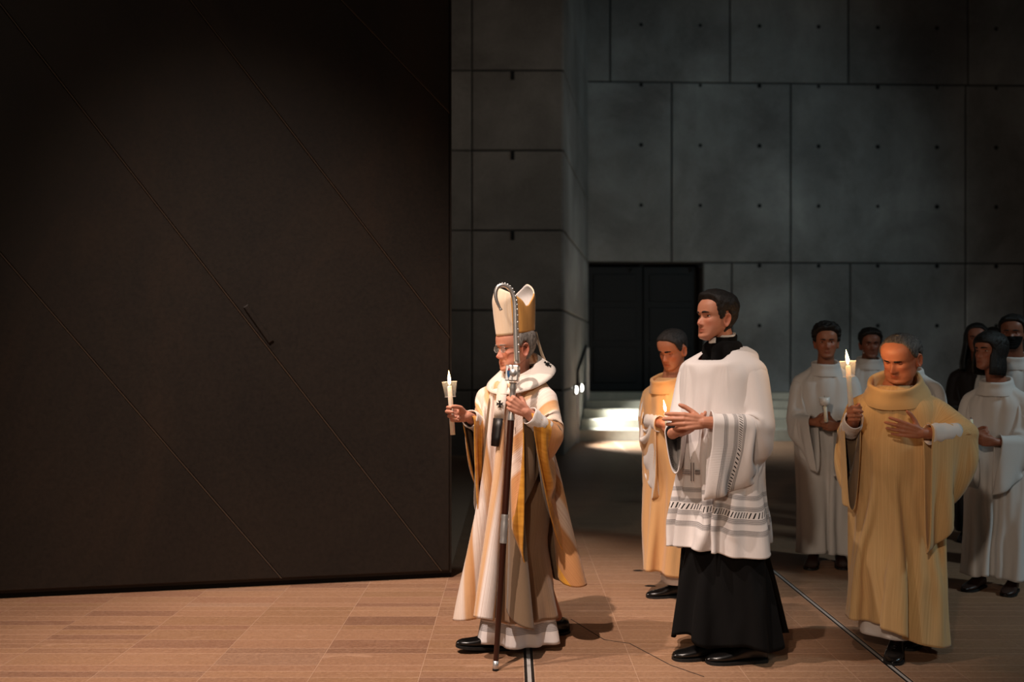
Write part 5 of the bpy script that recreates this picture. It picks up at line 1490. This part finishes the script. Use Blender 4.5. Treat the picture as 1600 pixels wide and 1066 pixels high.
def build_acolytes():
    p1 = acolyte(2.235, 7.1, 252, 1.68, 'young man with curly dark hair in a white alb holding an unlit candle', px(1291, 546, 7.08), (150, 98, 72), M['hair_black'], HL_FULL,
                 hair_kw=dict(top=.034, sides=.012, lump=.014, seed=3), head_kw=dict(yaw=4, pitch=2), group=ALB_GROUP, seed=21, feet=((.08, .10), (-.10, .02)), shoe=M['leather_brown'])
    f = p1.mat.to_3x3() @ Vector((0, 1, 0)); c = p1.mat @ Vector((-.005, .30 * p1.k, 1.055 * p1.k))
    candle(px(1291, 660, 6.76), px(1288, 621, 6.76), 'unlit candle with a paper cup in the hands of the curly-haired acolyte', lit=False, cup=0)
    V, F = lathe([(.013, 0), (.030, .002), (.038, .055), (.0365, .055), (.028, .005), (.013, .004)], 24)
    r = [o for o in bpy.data.objects if o.get('label', '').startswith('unlit candle with a paper cup')][0]
    meshob('paper_cup', [(x, y, z + .115) for x, y, z in V], F, M['enamel'], r)
    p2 = acolyte(2.98, 8.3, 262, 1.72, 'dark-haired acolyte in shadow standing right behind the tall candle', px(1359, 548, 8.28), (120, 78, 60), M['hair_black'], HL_FULL,
                 hair_kw=dict(top=.026, sides=.010, lump=.008, seed=9), head_kw=dict(yaw=0, pitch=2), group=ALB_GROUP, seed=22)
    p3 = acolyte(2.63, 6.62, 250, 1.63, 'acolyte almost hidden behind the man in golden vestment, only a white shoulder showing', px(1411, 563, 6.62), (140, 92, 70), M['hair_black'], HL_FULL,
                 hair_kw=dict(top=.012, sides=.008), head_kw=dict(yaw=0, pitch=14), group=ALB_GROUP, seed=23)
    p4 = acolyte(3.06, 6.3, 226, 1.55, 'young woman with a dark bob and fringe in a white alb, hands joined', px(1549, 563, 6.28), (150, 100, 78), M['hair_black'], [.70, .69, .66, .55, .45, .40, .40, .3, .2, .16, .16],
                 hair_kw=dict(top=.018, sides=.012, lump=.003), head_kw=dict(yaw=-24, pitch=-4, wide=.96, jaw=.88, nose=.8, brow=.4, lips=1.2), group=ALB_GROUP, seed=24, nomasc=True, feet=((.09, .04), (-.1, .0)), hands=(1.10, .31))
    p4.hd.curtain(p4.ob, M['hair_black'], .86, -.13, 54, 1.05)
    candle(px(1519, 712, 5.98), px(1517, 655, 5.98), 'unlit white candle held by the young woman with a bob', lit=False, cup=0)
    p5 = acolyte(3.53, 7.0, 236, 1.74, 'tall dark-haired acolyte in a white alb with a black face mask', px(1583, 532, 6.98), (128, 84, 64), M['hair_black'], HL_FULL,
                 hair_kw=dict(top=.018, sides=.010, lump=.004), head_kw=dict(yaw=0, pitch=2), group=ALB_GROUP, seed=25)
    p5.hd.mask(p5.ob, M['black_wool'])
    p6 = acolyte(3.76, 8.0, 244, 1.70, 'woman with long dark hair and dark coat standing in shadow by the wall', px(1526, 540, 7.98), (140, 92, 72), M['hair_black'], [.84, .83, .76, .62, .48, .44, .45, .3, .2, .16, .16],
                 hair_kw=dict(top=.014, sides=.012, lump=.003), head_kw=dict(yaw=0, pitch=0, wide=.96, jaw=.9, nose=.85, brow=.5), mat=M['coat'], name='coat', seed=26, nomasc=True)
    p6.hd.curtain(p6.ob, M['hair_black'], .88, -.55, 46, 1.5)
    p7 = acolyte(4.12, 8.45, 250, 1.68, 'dark-haired woman in shadow between the long-haired woman and the masked acolyte', px(1551, 545, 8.43), (130, 86, 68), M['hair_black'], [.84, .83, .76, .62, .48, .44, .45, .3, .2, .16, .16],
                 hair_kw=dict(top=.016, sides=.012, lump=.003), head_kw=dict(yaw=0, pitch=0, wide=.96, jaw=.9), mat=M['coat'], name='coat', seed=27, nomasc=True)
    p7.hd.curtain(p7.ob, M['hair_black'], .88, -.3, 48, 1.35)
M['coat'] = mat_cloth('dark_brown_cloth', rgb(30, 22, 19), sheen=.05)

for _f in (build_bishop, build_server, build_deacon, build_deacon_behind, build_acolytes):
    _f()
